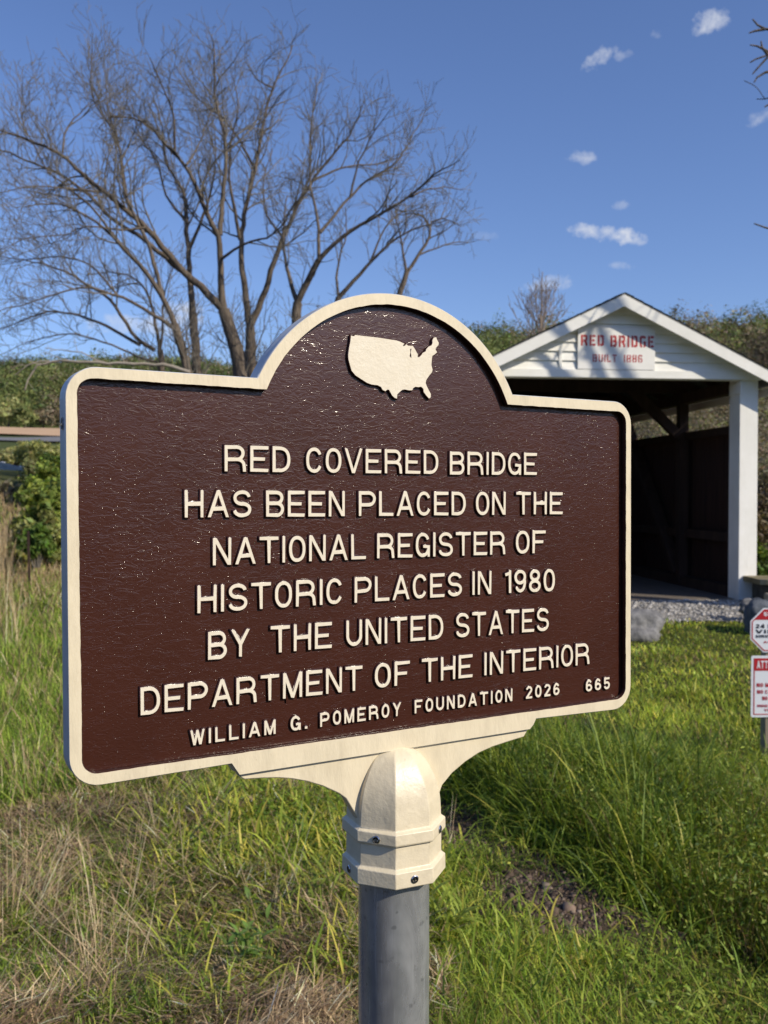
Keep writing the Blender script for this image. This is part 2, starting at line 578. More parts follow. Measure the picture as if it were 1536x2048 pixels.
def rock(name, c, s, mat, seed, label=None, rz=0, cat='boulder', parent=None, sharp=.25):
    n, m = 26, 16
    V = []
    r0 = np.random.default_rng(seed)
    ks = r0.normal(size=(9, 3)); ph = r0.uniform(0, 6.28, 9)
    for j in range(m + 1):
        th = math.pi * j / m
        for i in range(n):
            a = 2 * math.pi * i / n
            d = np.array([math.sin(th) * math.cos(a), math.sin(th) * math.sin(a), math.cos(th)])
            f = 1.0
            for k in range(9):
                f += sharp / (1.5 + k * .5) * math.sin(ph[k] + (1.2 + k * .7) * float(d @ ks[k]))
            d = np.sign(d) * np.abs(d) ** .8
            V.append(d * f * np.array(s))
    ca, sa = math.cos(rz), math.sin(rz)
    V = [(p[0] * ca - p[1] * sa, p[0] * sa + p[1] * ca, p[2]) for p in V]
    b = MB()
    b.add(V, [(j * n + i, (j + 1) * n + i, (j + 1) * n + (i + 1) % n, j * n + (i + 1) % n) for j in range(m) for i in range(n)], 0, True)
    o = b.build(name, mat, parent)
    o.location = c
    if label: tag(o, label, cat)
    return o


# ------------------------------------------------------------------ stroke lettering
def s_arc(cx, cy, rx, ry, a0, a1, n=18, e=2.0):
    out = []
    for i in range(n + 1):
        a = math.radians(a0 + (a1 - a0) * i / n)
        c, s = math.cos(a), math.sin(a)
        out.append((cx + rx * math.copysign(abs(c) ** (2 / e), c), cy + ry * math.copysign(abs(s) ** (2 / e), s)))
    return out


def glyph(ch, t):
    """width and centre-line strokes of a capital of height 1 drawn with a pen of width t"""
    h = t / 2; Y0, Y1 = h, 1 - h

    def box(w): return h, w - h, w / 2
    if ch in 'RPB':
        w = {'R': .92, 'P': .86, 'B': .82}[ch]; x0, x1, cx = box(w)
        mid = .47 if ch == 'R' else (.45 if ch == 'P' else .52)
        r = (Y1 - mid) / 2; xr = min(r * 1.15, (x1 - x0) * .6); xt = x1 - (.06 if ch == 'R' else .0)
        S = [[(x0, 0), (x0, 1)], [(x0, Y1)] + s_arc(xt - xr, mid + r, xr, r, 90, -90) + [(x0, mid)]]
        if ch == 'R':
            S.append(s_arc(x1 - .30, mid - .22, .27, .22, 90, 0, 10) + [(x1 - .02, .18), (x1, 0)])
        if ch == 'B':
            r2 = (mid - Y0) / 2; xr2 = min(r2 * 1.15, .4)
            S.append([(x0, mid)] + s_arc(x1 - xr2, Y0 + r2, xr2, r2, 90, -90) + [(x0, Y0)])
            S[1] = [(x0, Y1)] + s_arc(x1 - .03 - xr, mid + r, xr, r, 90, -90) + [(x0, mid)]
        return w, S
    if ch in 'EFL':
        w = {'E': .80, 'F': .76, 'L': .74}[ch]; x0, x1, cx = box(w)
        S = [[(x0, 0), (x0, 1)]]
        if ch in 'EF': S += [[(0, Y1), (w, Y1)], [(0, .5), (w * .82, .5)]]
        if ch in 'EL': S.append([(0, Y0), (w, Y0)])
        return w, S
    if ch == 'D':
        w = .80; x0, x1, cx = box(w); xr = .42
        return w, [[(x0, 0), (x0, 1)], [(x0, Y1)] + s_arc(x1 - xr, .5, xr, .5 - h, 90, -90, 26, 2.3) + [(x0, Y0)]]
    if ch in 'COGQ0':
        w = {'C': .76, 'O': .76, 'G': .78, '0': .66}[ch]; x0, x1, cx = box(w)
        if ch in 'O0': return w, [s_arc(cx, .5, cx - h, .5 - h, 0, 360, 48, 2.25)]
        pts = s_arc(cx, .5, cx - h, .5 - h, 28, 332 if ch == 'C' else 350, 44, 2.25)
        if ch == 'C': return w, [pts]
        return w, [s_arc(cx, .5, cx - h, .5 - h, 28, 340, 44, 2.25), [(cx + .02, .43), (w, .43)], [(x1, .43 + h), (x1, 0)]]
    if ch == 'S':
        w = .80; x0, x1, cx = box(w); q = (.5 - h) / 2
        return w, [s_arc(cx, .5 + q, cx - h - .02, q, 8, 270, 30, 2.15) + s_arc(cx, .5 - q, cx - h, q, 90, -172, 30, 2.15)[1:]]
    if ch == 'I': return t * 1.02, [[(h, 0), (h, 1)]]
    if ch == 'T': return .86, [[(0, Y1), (.86, Y1)], [(.43, 0), (.43, 1)]]
    if ch == 'H': return .80, [[(h, 0), (h, 1)], [(.8 - h, 0), (.8 - h, 1)], [(h, .5), (.8 - h, .5)]]
    if ch == 'N':
        w = .80; return w, [[(h, 0), (h, 1)], [(w - h, 0), (w - h, 1)], [(h * .9, 1.05), (w - h * .9, -.05)]]
    if ch == 'M':
        w = .92; return w, [[(h, 0), (h, 1)], [(w - h, 0), (w - h, 1)], [(h * .9, 1.05), (w / 2, .0)], [(w - h * .9, 1.05), (w / 2, .0)]]
    if ch == 'A':
        w = .90; return w, [[(h * .9 - .02, -.05), (w / 2, 1.02)], [(w - h * .9 + .02, -.05), (w / 2, 1.02)], [(.2, .32), (w - .2, .32)]]
    if ch == 'V':
        w = .86; return w, [[(h * .9 - .02, 1.05), (w / 2, -.02)], [(w - h * .9 + .02, 1.05), (w / 2, -.02)]]
    if ch == 'W':
        w = 1.06; return w, [[(h * .8, 1.05), (w * .29, -.02)], [(w / 2, .98), (w * .29, -.02)], [(w / 2, .98), (w * .71, -.02)], [(w - h * .8, 1.05), (w * .71, -.02)]]
    if ch == 'Y':
        w = .88; return w, [[(h * .9, 1.05), (w / 2, .46)], [(w - h * .9, 1.05), (w / 2, .46)], [(w / 2, 0), (w / 2, .48)]]
    if ch == 'U':
        w = .78; x0, x1, cx = box(w)
        return w, [[(x0, 1)] + s_arc(cx, .40, cx - h, .40 - h, 180, 360, 24) + [(x1, 1)]]
    if ch == 'K':
        w = .84; return w, [[(h, 0), (h, 1)], [(h, .38), (w - .02, 1.04)], [(w * .42, .6), (w - .02, -.04)]]
    if ch == 'J':
        w = .62; x0, x1, cx = box(w); return w, [s_arc(cx, .3, cx - h, .3 - h, 190, 360, 20) + [(x1, 1)]]
    if ch == '1': return .34, [[(.34 - h, 0), (.34 - h, 1)], [(0, .80), (.34 - h, .86)]]
    if ch == '2':
        w = .66; x0, x1, cx = box(w)
        return w, [s_arc(cx, .70, cx - h, .30 - h, 170, -25, 24) + [(x0 + .02, Y0 + .04)], [(0, Y0), (w, Y0)]]
    if ch == '4': return .7, [[(.52, 0), (.52, 1)], [(0, .28), (.7, .28)], [(.05, .26), (.5, 1.0)]]
    if ch == '5':
        w = .66; x0, x1, cx = box(w)
        return w, [[(x0 + .03, Y1), (w - .03, Y1)], [(x0 + .04, 1), (x0 + .02, .46)], [(x0, .5)] + s_arc(cx, .33, cx - h, .33 - h, 115, -165, 26)]
    if ch in '69':
        w = .66; x0, x1, cx = box(w)
        S = [s_arc(cx, .32, cx - h, .32 - h, 0, 360, 30), s_arc(cx, .5, cx - h, .5 - h, 35, 185, 22)]
        if ch == '9': S = [[(w - a, 1 - b) for a, b in p] for p in S]
        return w, S
    if ch == '8':
        w = .66; x0, x1, cx = box(w)
        return w, [s_arc(cx, .735, cx - h - .04, .265 - h, 0, 360, 28), s_arc(cx, .27, cx - h, .27 - h + t * .1, 0, 360, 28)]
    if ch == '.': return t * 1.2, [[(0, h * 1.1), (t * 1.2, h * 1.1)]]
    raise KeyError(ch)


def stencil_glyph(ch, t):
    """block stencil capital with chamfered corners"""
    h = t / 2; c = .16
    P = {'R': (.66, [[(h, 0), (h, 1)], [(h + .15, 1 - h), (.66 - c, 1 - h), (.66 - h, 1 - c), (.66 - h, .62), (.66 - c, .46), (h + .15, .46)], [(.40, .44), (.66 - h, .18), (.66 - h, 0)]]),
         'E': (.60, [[(h, 0), (h, 1)], [(h + .16, 1 - h), (.6, 1 - h)], [(h + .16, .5), (.5, .5)], [(h + .16, h), (.6, h)]]),
         'D': (.64, [[(h, 0), (h, 1)], [(h + .16, 1 - h), (.64 - c, 1 - h), (.64 - h, 1 - c), (.64 - h, c), (.64 - c, h), (h + .16, h)]]),
         'B': (.64, [[(h, 0), (h, 1)], [(h + .16, 1 - h), (.64 - c, 1 - h), (.64 - h, 1 - c), (.64 - h, .6), (.54, .5), (.64 - h, .4), (.64 - h, c), (.64 - c, h), (h + .16, h)], [(h + .16, .5), (.56, .5)]]),
         'I': (t, [[(h, 0), (h, 1)]]), '1': (t, [[(h, 0), (h, 1)]]),
         'G': (.64, [[(.64 - h, .80), (.64 - h, 1 - c), (.64 - c, 1 - h), (c, 1 - h), (h, 1 - c), (h, c), (c, h), (.26, h)], [(.40, h), (.64 - c, h), (.64 - h, c), (.64 - h, .42), (.38, .42)]]),
         'U': (.62, [[(h, 1), (h, c), (c, h), (.25, h)], [(.37, h), (.62 - c, h), (.62 - h, c), (.62 - h, 1)]]),
         'L': (.56, [[(h, 0), (h, 1)], [(h + .16, h), (.56, h)]]),
         'T': (.62, [[(.31, 0), (.31, .78)], [(0, 1 - h), (.62, 1 - h)]]),
         '8': (.62, [[(.25, 1 - h), (c, 1 - h), (h, 1 - c), (h, .62), (c, .5), (h, .38), (h, c), (c, h), (.25, h)], [(.37, 1 - h), (.62 - c, 1 - h), (.62 - h, 1 - c), (.62 - h, .62), (.62 - c, .5), (.62 - h, .38), (.62 - h, c), (.62 - c, h), (.37, h)], [(c, .5), (.62 - c, .5)]]),
         '6': (.62, [[(.62 - h, .78), (.62 - h, 1 - c), (.62 - c, 1 - h), (c, 1 - h), (h, 1 - c), (h, c), (c, h), (.25, h)], [(.37, h), (.62 - c, h), (.62 - h, c), (.62 - h, .38), (.62 - c, .52), (h + .18, .52)]])}
    return P[ch]


GC = {}


def contours(ch, t, kind='sans'):
    """outline loops of a stroke glyph: the union of all its pen strokes"""
    key = (ch, round(t, 3), kind)
    if key in GC: return GC[key]
    w, strokes = (stencil_glyph if kind == 'stencil' else glyph)(ch, t)
    h = t / 2; res = .0125
    xs = np.arange(-.08, w + .08 + res, res); ys = np.arange(-.08, 1.08 + res, res)
    X, Y = np.meshgrid(xs, ys)
    D = np.full(X.shape, 9.0)
    for pl in strokes:
        closed = len(pl) > 12 and math.hypot(pl[0][0] - pl[-1][0], pl[0][1] - pl[-1][1]) < 1e-6
        n = len(pl) - 1
        for i in range(n):
            (ax, ay), (bx, by) = pl[i], pl[i + 1]
            L = math.hypot(bx - ax, by - ay)
            if L < 1e-6: continue
            dx, dy = (bx - ax) / L, (by - ay) / L
            e0 = e1 = 0.0

            def ext(p, q, r):
                a = math.atan2(q[1] - p[1], q[0] - p[0]); b = math.atan2(r[1] - q[1], r[0] - q[0])
                d = abs((b - a + math.pi) % (2 * math.pi) - math.pi)
                return h * math.tan(min(d, 1.7) / 2)
            if i > 0: e0 = ext(pl[i - 1], pl[i], pl[i + 1])
            elif closed: e0 = ext(pl[-2], pl[0], pl[1])
            if i < n - 1: e1 = ext(pl[i], pl[i + 1], pl[i + 2])
            elif closed: e1 = ext(pl[-2], pl[-1], pl[1])
            al = (X - ax) * dx + (Y - ay) * dy; pe = np.abs(-(X - ax) * dy + (Y - ay) * dx)
            D = np.minimum(D, np.maximum(np.maximum(-al - e0, al - L - e1), pe - h))
    D = np.maximum(D, np.maximum(-Y, Y - 1))
    D += 1e-7
    nx, ny = len(xs), len(ys)
    ins = D < 0
    segs = {}

    def pt(i, j, k, l):
        a, b = D[i, j], D[k, l]; f = a / (a - b)
        return (xs[j] + (xs[l] - xs[j]) * f, ys[i] + (ys[k] - ys[i]) * f)
    cell = np.argwhere(~((ins[:-1, :-1] == ins[1:, :-1]) & (ins[:-1, :-1] == ins[:-1, 1:]) & (ins[:-1, :-1] == ins[1:, 1:])))
    for i, j in cell:
        c = [(i, j), (i, j + 1), (i + 1, j + 1), (i + 1, j)]
        s = [ins[p] for p in c]
        cr = []
        for k in range(4):
            a, b = c[k], c[(k + 1) % 4]
            if s[k] != s[(k + 1) % 4]:
                cr.append((k, tuple(sorted((a, b))), s[k]))
        # walk with the inside on the left: enter where inside->outside
        outs = [x for x in cr if x[2]]; inn = [x for x in cr if not x[2]]
        if len(outs) == 1:
            segs[outs[0][1]] = inn[0][1]
        else:
            for o in outs:
                nxt = [x for x in inn if (x[0] - o[0]) % 4 == 1] or inn
                segs[o[1]] = nxt[0][1]
    loops = []
    while segs:
        k0, k = segs.popitem()
        lp = [k0]
        while k != k0 and k in segs:
            lp.append(k); k = segs.pop(k)
        P = [pt(*a, *b) for a, b in lp]
        P = simplify(P, .0016)
        if len(P) > 2: loops.append(P)
    GC[key] = (w, loops)
    return GC[key]


def simplify(P, tol):
    """closed-loop Douglas-Peucker"""
    P = [np.array(p) for p in P]
    n = len(P)
    if n < 8: return [tuple(p) for p in P]
    far = max(range(n), key=lambda i: np.hypot(*(P[i] - P[0])))

    def dp(a, b):
        idx = np.arange(a + 1, b)
        if len(idx) == 0: return []
        A, B = P[a], P[b % n]; d = B - A; L = np.hypot(*d) or 1e-9
        dist = [abs(d[0] * (P[i % n][1] - A[1]) - d[1] * (P[i % n][0] - A[0])) / L for i in idx]
        k = int(np.argmax(dist))
        if dist[k] < tol: return []
        m = int(idx[k])
        return dp(a, m) + [m] + dp(m, b)
    ids = [0] + dp(0, far) + [far] + dp(far, n)
    return [tuple(P[i % n]) for i in ids]


def word_loops(text, x0, x1, y0, y1, height, t, kind='sans', gap=.15, slant=None):
    """outlines of a word set between two points of its base line"""
    L = []; x = 0.0
    for ch in text:
        if ch == ' ':
            x += .42; continue
        w, lp = contours(ch, t, kind)
        L.append((x, lp)); x += w + gap
    tot = x - gap
    sx = (x1 - x0) / tot
    out = []
    for gx, lp in L:
        for p in lp:
            q = []
            for a, b in p:
                f = (gx + a) / tot
                q.append((x0 + (gx + a) * sx, y0 + (y1 - y0) * f + b * height))
            out.append(q)
    return out


def filled(loops, extrude, bevel, z=0.0, res=1):
    """solid from outlines: faces at z +- (extrude + bevel)"""
    cu = bpy.data.curves.new('outline', 'CURVE')
    cu.dimensions = '2D'; cu.fill_mode = 'BOTH'
    cu.extrude = extrude; cu.bevel_depth = bevel; cu.bevel_resolution = res
    for lp in loops:
        s = cu.splines.new('POLY'); s.points.add(len(lp) - 1)
        s.points.foreach_set('co', np.array([(a, b, 0, 1) for a, b in lp], dtype=np.float32).ravel())
        s.use_cyclic_u = True
    ob = bpy.data.objects.new('outline', cu); COL.objects.link(ob)
    dg = bpy.context.evaluated_depsgraph_get(); dg.update()
    me = bpy.data.meshes.new_from_object(ob.evaluated_get(dg))
    bpy.data.objects.remove(ob); bpy.data.curves.remove(cu)
    me.materials.clear()
    if z: me.transform(Matrix.Translation((0, 0, z)))
    me.update()
    return me


def side_material(me, top=0, side=1, lim=.9, test=None):
    for p in me.polygons:
        i = top if p.normal.z > lim else side
        if test and i == side: i = test(p)
        p.material_index = i


# ------------------------------------------------------------------ the marker
def homography():
    W, H = .813, .813 / 1.7775
    src = [(-W / 2, H / 2), (W / 2, H / 2), (W / 2, -H / 2), (-W / 2, -H / 2)]
    px = [(131, 731), (1262, 806), (1261, 1415), (140, 1579)]
    A = []
    for (x, y), (p, q) in zip(src, px):
        u, v = (p - 768) / FPX, -(q - 1024) / FPX
        A.append([x, y, 1, 0, 0, 0, -u * x, -u * y, -u]); A.append([0, 0, 0, x, y, 1, -v * x, -v * y, -v])
    Hm = np.linalg.svd(np.array(A))[2][-1].reshape(3, 3)
    Hm /= np.sign(Hm[2, 2])
    s = (np.linalg.norm(Hm[:, 0]) + np.linalg.norm(Hm[:, 1])) / 2
    r1, r2, t = Hm[:, 0] / s, Hm[:, 1] / s, Hm[:, 2] / s

    def w(p): return RIGHT * p[0] + UP * p[1] + FWD * p[2]
    v = w(r2); v /= np.linalg.norm(v)
    u = w(r1); u = u - v * (u @ v); u /= np.linalg.norm(u)
    n = np.cross(u, v)
    return CAM + w(t), u, v, n


MO, MU, MV, MN = homography()


def onsign(x, y, off=0.0):
    """plane coordinates on the marker of photo pixel x, y (off: metres in front of the frame's face)"""
    d = RIGHT * (x - 768) / FPX + UP * (1024 - y) / FPX + FWD
    o = MO + MN * off
    k = ((o - CAM) @ MN) / (d @ MN)
    p = CAM + d * k - o
    return float(p @ MU), float(p @ MV)


def fillet(P, radii, n=8):
    out = []
    k = len(P)
    for i in range(k):
        r = radii[i]; p = np.array(P[i], float)
        if not r: out.append(tuple(p)); continue
        a = np.array(P[i - 1], float) - p; b = np.array(P[(i + 1) % k], float) - p
        a /= np.linalg.norm(a); b /= np.linalg.norm(b)
        ang = math.acos(np.clip(a @ b, -1, 1)); d = r / math.tan(ang / 2)
        c = p + (a + b) / np.linalg.norm(a + b) * (r / math.sin(ang / 2))
        s = p + a * d - c; e = p + b * d - c
        a0 = math.atan2(s[1], s[0]); a1 = math.atan2(e[1], e[0]); da = (a1 - a0 + math.pi) % (2 * math.pi) - math.pi
        for j in range(n + 1):
            q = a0 + da * j / n
            out.append((c[0] + r * math.cos(q), c[1] + r * math.sin(q)))
    return out


def circle_fit(P):
    P = np.array(P)
    s = np.linalg.lstsq(np.c_[2 * P, np.ones(len(P))], (P ** 2).sum(1), rcond=None)[0]
    return s[0], s[1], math.sqrt(s[2] + s[0] ** 2 + s[1] ** 2)


def marker_outline(top_l, top_r, br, bl, arch, rad, foot=()):
    """rounded rectangle with an arched top, counter-clockwise from bottom left"""
    tl, tr, br, bl = [np.array(onsign(*p)) for p in (top_l, top_r, br, bl)]
    cx, cy, r = circle_fit([onsign(*p) for p in arch])
    yl = tl[1] + (tr[1] - tl[1]) * .3; yr = tl[1] + (tr[1] - tl[1]) * .7
    al = math.asin((yl - cy) / r); ar = math.asin((yr - cy) / r)
    a = [(cx + r * math.cos(q), cy + r * math.sin(q)) for q in np.linspace(ar, math.pi - al, 56)]
    f = [onsign(*p) for p in foot]
    P = [tuple(bl)] + f + [tuple(br), tuple(tr)] + a + [tuple(tl)]
    return fillet(P, [rad] + [0] * len(f) + [rad, rad] + [0] * len(a) + [rad])


def jitter(P, amp):
    P = np.array(P)
    d = np.c_[vnoise(P[:, 0], P[:, 1], .007, 43), vnoise(P[:, 0], P[:, 1], .007, 44)] - .5
    P = P + d * 2 * amp
    out = [P[0]]
    for p in P[1:]:
        if np.hypot(*(p - out[-1])) > .0007: out.append(p)
    if np.hypot(*(out[0] - out[-1])) < .0007: out.pop()
    return [tuple(p) for p in out]


def wobble(P, amp, step=.004):
    """a hand-painted edge: resample and let it wander a little"""
    P = np.array(list(P) + [P[0]]); d = np.r_[0, np.cumsum(np.hypot(*np.diff(P, axis=0).T))]
    s = np.unique(np.r_[d[:-1], np.arange(0, d[-1], step)])
    Q = np.c_[np.interp(s, d, P[:, 0]), np.interp(s, d, P[:, 1])]
    n = vnoise(Q[:, 0] * 1.0, Q[:, 1], .012, 41) + .6 * vnoise(Q[:, 0], Q[:, 1], .005, 42) - .8
    keep = [0]
    for i in range(1, len(s)):
        if s[i] - s[keep[-1]] > .0016 and d[-1] - s[i] > .0016: keep.append(i)
    return off_poly([tuple(q) for q in Q[keep]], n[keep][:, None] * amp)


def off_poly(P, d):
    """grow a counter-clockwise outline by d"""
    P = np.array(P); nx = np.roll(P, -1, 0) - np.roll(P, 1, 0)
    nrm = np.c_[nx[:, 1], -nx[:, 0]]; nrm /= np.linalg.norm(nrm, axis=1)[:, None]
    return [tuple(p) for p in P + nrm * d]


def build_marker():
    axis = MO - MN * .014                          # the pole stands under the middle of the casting
    c = onsign(789.6, 1640, -.014)
    pole_xy = MO + MU * c[0] - MN * .014
    bx, by = pole_xy[0], pole_xy[1]
    # axis position at the collar's height
    base = np.array([bx, by, float(ground(bx, by))])
    root = empty('historical_marker', base, 'brown cast marker with cream lettering and map relief on a galvanised pole', 'historical marker')
    frame = Matrix(((MU[0], MV[0], MN[0], MO[0] - base[0]), (MU[1], MV[1], MN[1], MO[1] - base[1]), (MU[2], MV[2], MN[2], MO[2] - base[2]), (0, 0, 0, 1)))

    def part(name, me, mats, parent=root, dz=0.0):
        o = link(name, me, mats, parent)
        if parent is root: o.matrix_local = frame @ Matrix.Translation((0, 0, dz))
        return o
    arch_o = [(520.3, 755.5), (535.9, 716.5), (554.5, 687.2), (581.8, 660.8), (613, 636.4), (646.3, 618.8), (685.3, 599.3), (743.9, 587.2), (799, 589.5), (838, 598.3), (877, 616.9), (916.3, 642.3), (945.5, 667.7), (974.8, 698.9), (998.3, 730.2), (1014, 762.4), (1023.7, 788.8)]
    arch_i = [(533, 781), (548.6, 749.7), (568, 712.6), (587.7, 689), (615, 664.7), (646, 644), (685, 623.7), (724, 612), (763, 607.5), (789, 609), (838, 619.8), (877, 637), (916, 665.7), (945.5, 691), (974.8, 726), (994.4, 757.5), (1006, 781), (1015, 807)]
    outer = marker_outline((131, 731), (1262, 806), (1261, 1415), (140, 1579), arch_o, .033, [(464, 1526.5), (479.6, 1549.5), (1060, 1458), (1067, 1449), (1072.4, 1436.5)])
    inner = marker_outline((153.5, 754.4), (1252.5, 824), (1251.5, 1396), (164.5, 1551), arch_i, .017)
    DEP = .0095                                    # depth of the recessed brown field
    # frame: a raised cream border, its outer edge bare metal
    me = filled([outer, wobble(inner, .0006)], DEP / 2 - .0008, .0008, -DEP / 2, 0)
    ip = np.array(off_poly(inner, .006))

    def inside(p):
        x, y = p.center.x, p.center.y; j = len(ip) - 1; c = False
        for i in range(len(ip)):
            if (ip[i, 1] > y) != (ip[j, 1] > y) and x < (ip[j, 0] - ip[i, 0]) * (y - ip[i, 1]) / (ip[j, 1] - ip[i, 1]) + ip[i, 0]: c = not c
            j = i
        return 2 if c else 1
    side_material(me, 0, 1, .8, inside)
    part('frame', me, [M['cream'], M['alu'], M['brown_side']])
    # brown field
    me = filled([off_poly(inner, .004)], .004, 0, -DEP - .004, 0)
    part('panel', me, [M['brown']])
    # aluminium back casting, a little wider towards the back
    k = len(outer)
    b = MB()
    A = off_poly(outer, -.0002); B = off_poly(outer, .0012); Cc = off_poly(outer, .0012)
    pts = [(x, y, -DEP - .0005) for x, y in A] + [(x, y, -.024) for x, y in B] + [(x, y, -.030) for x, y in Cc]
    b.add(pts, [(i, k + i, k + (i + 1) % k, (i + 1) % k) for i in range(k)] + [(k + i, 2 * k + i, 2 * k + (i + 1) % k, k + (i + 1) % k) for i in range(k)], 0)
    b.add([(x, y, -.030) for x, y in Cc], [tuple(range(k))[::-1]], 0)
    back = b.build('back_casting', M['alu'], root); back.matrix_local = frame
    # slotted hole in the left edge
    ex, ey = onsign(131, 845)
    hb = MB()
    for j, (rr, dx, mi) in enumerate(((.0072, .0010, 0), (.006, .0013, 1))):
        q = [(ex - dx, ey + rr * math.sin(a), -.017 + rr * .8 * math.cos(a)) for a in np.linspace(0, 2 * math.pi, 20, endpoint=False)]
        hb.add(q + [(ex + .01, p[1], p[2]) for p in q], [tuple(range(20)), *[(i, (i + 1) % 20, 20 + (i + 1) % 20, 20 + i) for i in range(20)]], mi)
    hb.box((ex - .0015, ey - .001, -.017), (.0006, .0022, .010), None, 0)
    plug = hb.build('screw', [M['screw'], M['hole']], back)
    # lettering
    lines = [
        ('RED COVERED BRIDGE', [('RED', 449.3, 942.8, 581, 944.4), ('COVERED', 612.6, 945.2, 876.7, 947.8), ('BRIDGE', 900, 949.2, 1073.9, 949.8)], ((449.5, 889.5, 942.8), (1073, 906.5, 949.8))),
        ('HAS BEEN PLACED ON THE', [('HAS', 369.5, 1035.2, 502.6, 1034), ('BEEN', 532.5, 1033.7, 690, 1032.6), ('PLACED', 717.8, 1032.2, 931.4, 1030.4), ('ON', 952.2, 1030.2, 1011.6, 1029.4), ('THE', 1033, 1029, 1125.4, 1028.2)], ((369.5, 980, 1035), (1125, 984, 1028))),
        ('NATIONAL REGISTER OF', [('NATIONAL', 426, 1131, 732, 1118), ('REGISTER', 754.3, 1117, 1010.8, 1108.6), ('OF', 1032, 1107.4, 1091.6, 1105.6)], ((426, 1075, 1131), (1091, 1062, 1105.6))),
        ('HISTORIC PLACES IN 1980', [('HISTORIC', 395, 1226.5, 685, 1207), ('PLACES', 709.3, 1205.6, 923.8, 1191.5), ('IN', 945, 1190, 983, 1188), ('1980', 1010.5, 1186.4, 1109.8, 1182)], ((397.7, 1170, 1226), (1105, 1139, 1182.5))),
        ('BY THE UNITED STATES', [('BY', 416.3, 1320, 500.7, 1312), ('THE', 541.7, 1306.6, 664, 1295.6), ('UNITED', 693, 1293, 886.6, 1277.5), ('STATES', 912.3, 1275.5, 1097.5, 1261)], ((417, 1263.5, 1319.8), (1095, 1216, 1261.5))),
        ('DEPARTMENT OF THE INTERIOR', [('DEPARTMENT', 281.4, 1430.8, 725, 1379.5), ('OF', 750, 1376.5, 820, 1368.5), ('THE', 844, 1365.6, 945.4, 1354), ('INTERIOR', 969, 1351, 1179, 1328)], ((281.6, 1373.5, 1430.8), (1178, 1287.5, 1328.5))),
        ('small', [('WILLIAM', 380.8, 1491.5, 551.5, 1467.5), ('G.', 581.5, 1462, 615, 1457.5), ('POMEROY', 640.5, 1454, 802.7, 1431), ('FOUNDATION', 829.4, 1427, 1025, 1402), ('2026', 1052, 1398, 1119, 1389.5), ('665', 1171.9, 1383.6, 1219.7, 1377.5)], ((380.5, 1460, 1490.5), (1119, 1366, 1390))),
    ]
    LT = -DEP + .0032                               # height of the letter faces
    for name, words, (ha, hb_) in lines:
        loops = []
        h1 = onsign(ha[0], ha[1], LT)[1] - onsign(ha[0], ha[2], LT)[1]
        h2 = onsign(hb_[0], hb_[1], LT)[1] - onsign(hb_[0], hb_[2], LT)[1]
        hh = (h1 + h2) / 2
        small = name == 'small'
        for txt, xa, ya, xb, yb in words:
            p = onsign(xa, ya, LT); q = onsign(xb, yb, LT)
            loops += word_loops(txt, p[0], q[0], p[1], q[1], hh, .17 if small else .132, gap=.32 if small else .18)
        bev = .0012 if small else .0014
        loops = [jitter(l, .00022) for l in loops]
        me = filled(loops, .0032 - bev, bev, 0, 1)
        side_material(me, 0, 1, .97)
        part('lettering', me, [M['letter'], M['brown_side']], dz=-DEP)
    # the map
    mp = [(150, 148), (178, 158), (196, 158), (205, 140), (300, 152), (420, 165), (560, 182), (700, 205), (780, 216), (840, 236), (895, 262), (875, 285), (880, 300), (905, 288), (922, 268), (945, 290), (975, 292), (1010, 290), (1035, 325), (1060, 370), (1082, 412), (1078, 450), (1100, 452), (1130, 425), (1150, 392), (1195, 368), (1200, 340), (1230, 305), (1275, 285), (1288, 255), (1287, 210), (1305, 180), (1340, 172), (1350, 205), (1375, 250), (1370, 282), (1335, 320), (1330, 345), (1352, 382), (1320, 410), (1285, 432), (1278, 480), (1272, 560), (1288, 625), (1280, 660), (1235, 715), (1200, 770), (1192, 810), (1205, 850), (1235, 910), (1265, 965), (1262, 1010), (1240, 1026), (1205, 990), (1165, 935), (1160, 890), (1130, 862), (1090, 868), (1050, 862), (1018, 880), (1005, 912), (960, 912), (900, 900), (865, 905), (830, 935), (795, 970), (792, 1030), (760, 1018), (725, 985), (700, 940), (680, 905), (655, 902), (630, 925), (590, 905), (570, 865), (520, 840), (440, 832), (375, 808), (300, 760), (215, 705), (160, 640), (140, 575), (115, 480), (112, 420), (122, 330), (142, 230)]
    lake = [(975, 335), (995, 330), (985, 375), (990, 420), (994, 458), (980, 455), (968, 432), (978, 385)]
    px = lambda L: [onsign(680 + a / 6.982, 650 + b / 6.982, LT) for a, b in L]
    me = filled([px(mp), px(lake)], .0028, .0012, 0, 1)
    side_material(me, 0, 1, .97)
    part('map_relief', me, [M['letter'], M['brown_side']], dz=-DEP)
    # bracket below the frame
    web = [(479.6, 1549.5), (483, 1553), (490, 1557), (523, 1554.6), (556.7, 1553.8), (585.8, 1556), (617, 1561.5), (648, 1571), (679.6, 1585.4), (694, 1596), (720, 1640), (860, 1640), (883.7, 1569.6), (903.8, 1545), (931, 1522), (958.5, 1504), (985.8, 1492), (1013, 1483), (1047.8, 1472), (1057, 1459.5)]
    me = filled([[onsign(a, b - (5 if i in (0, 19) else 0), -.005) for i, (a, b) in enumerate(web)]], .0065, .0015, -.0135, 1)
    part('bracket', me, [M['cream']])
    # eight-sided finial and collar on the pole
    D0 = (np.array([bx, by, 0]) @ FWD) - 0
    dist = (np.array([bx, by, MO[2] - .25]) - CAM) @ FWD
    pm = FPX / dist

    def zy(y):
        # height on the pole's axis seen at photo row y
        t_ = (1024 - y) / FPX
        d = FWD + UP * t_
        return HC + d[2] * by / d[1]
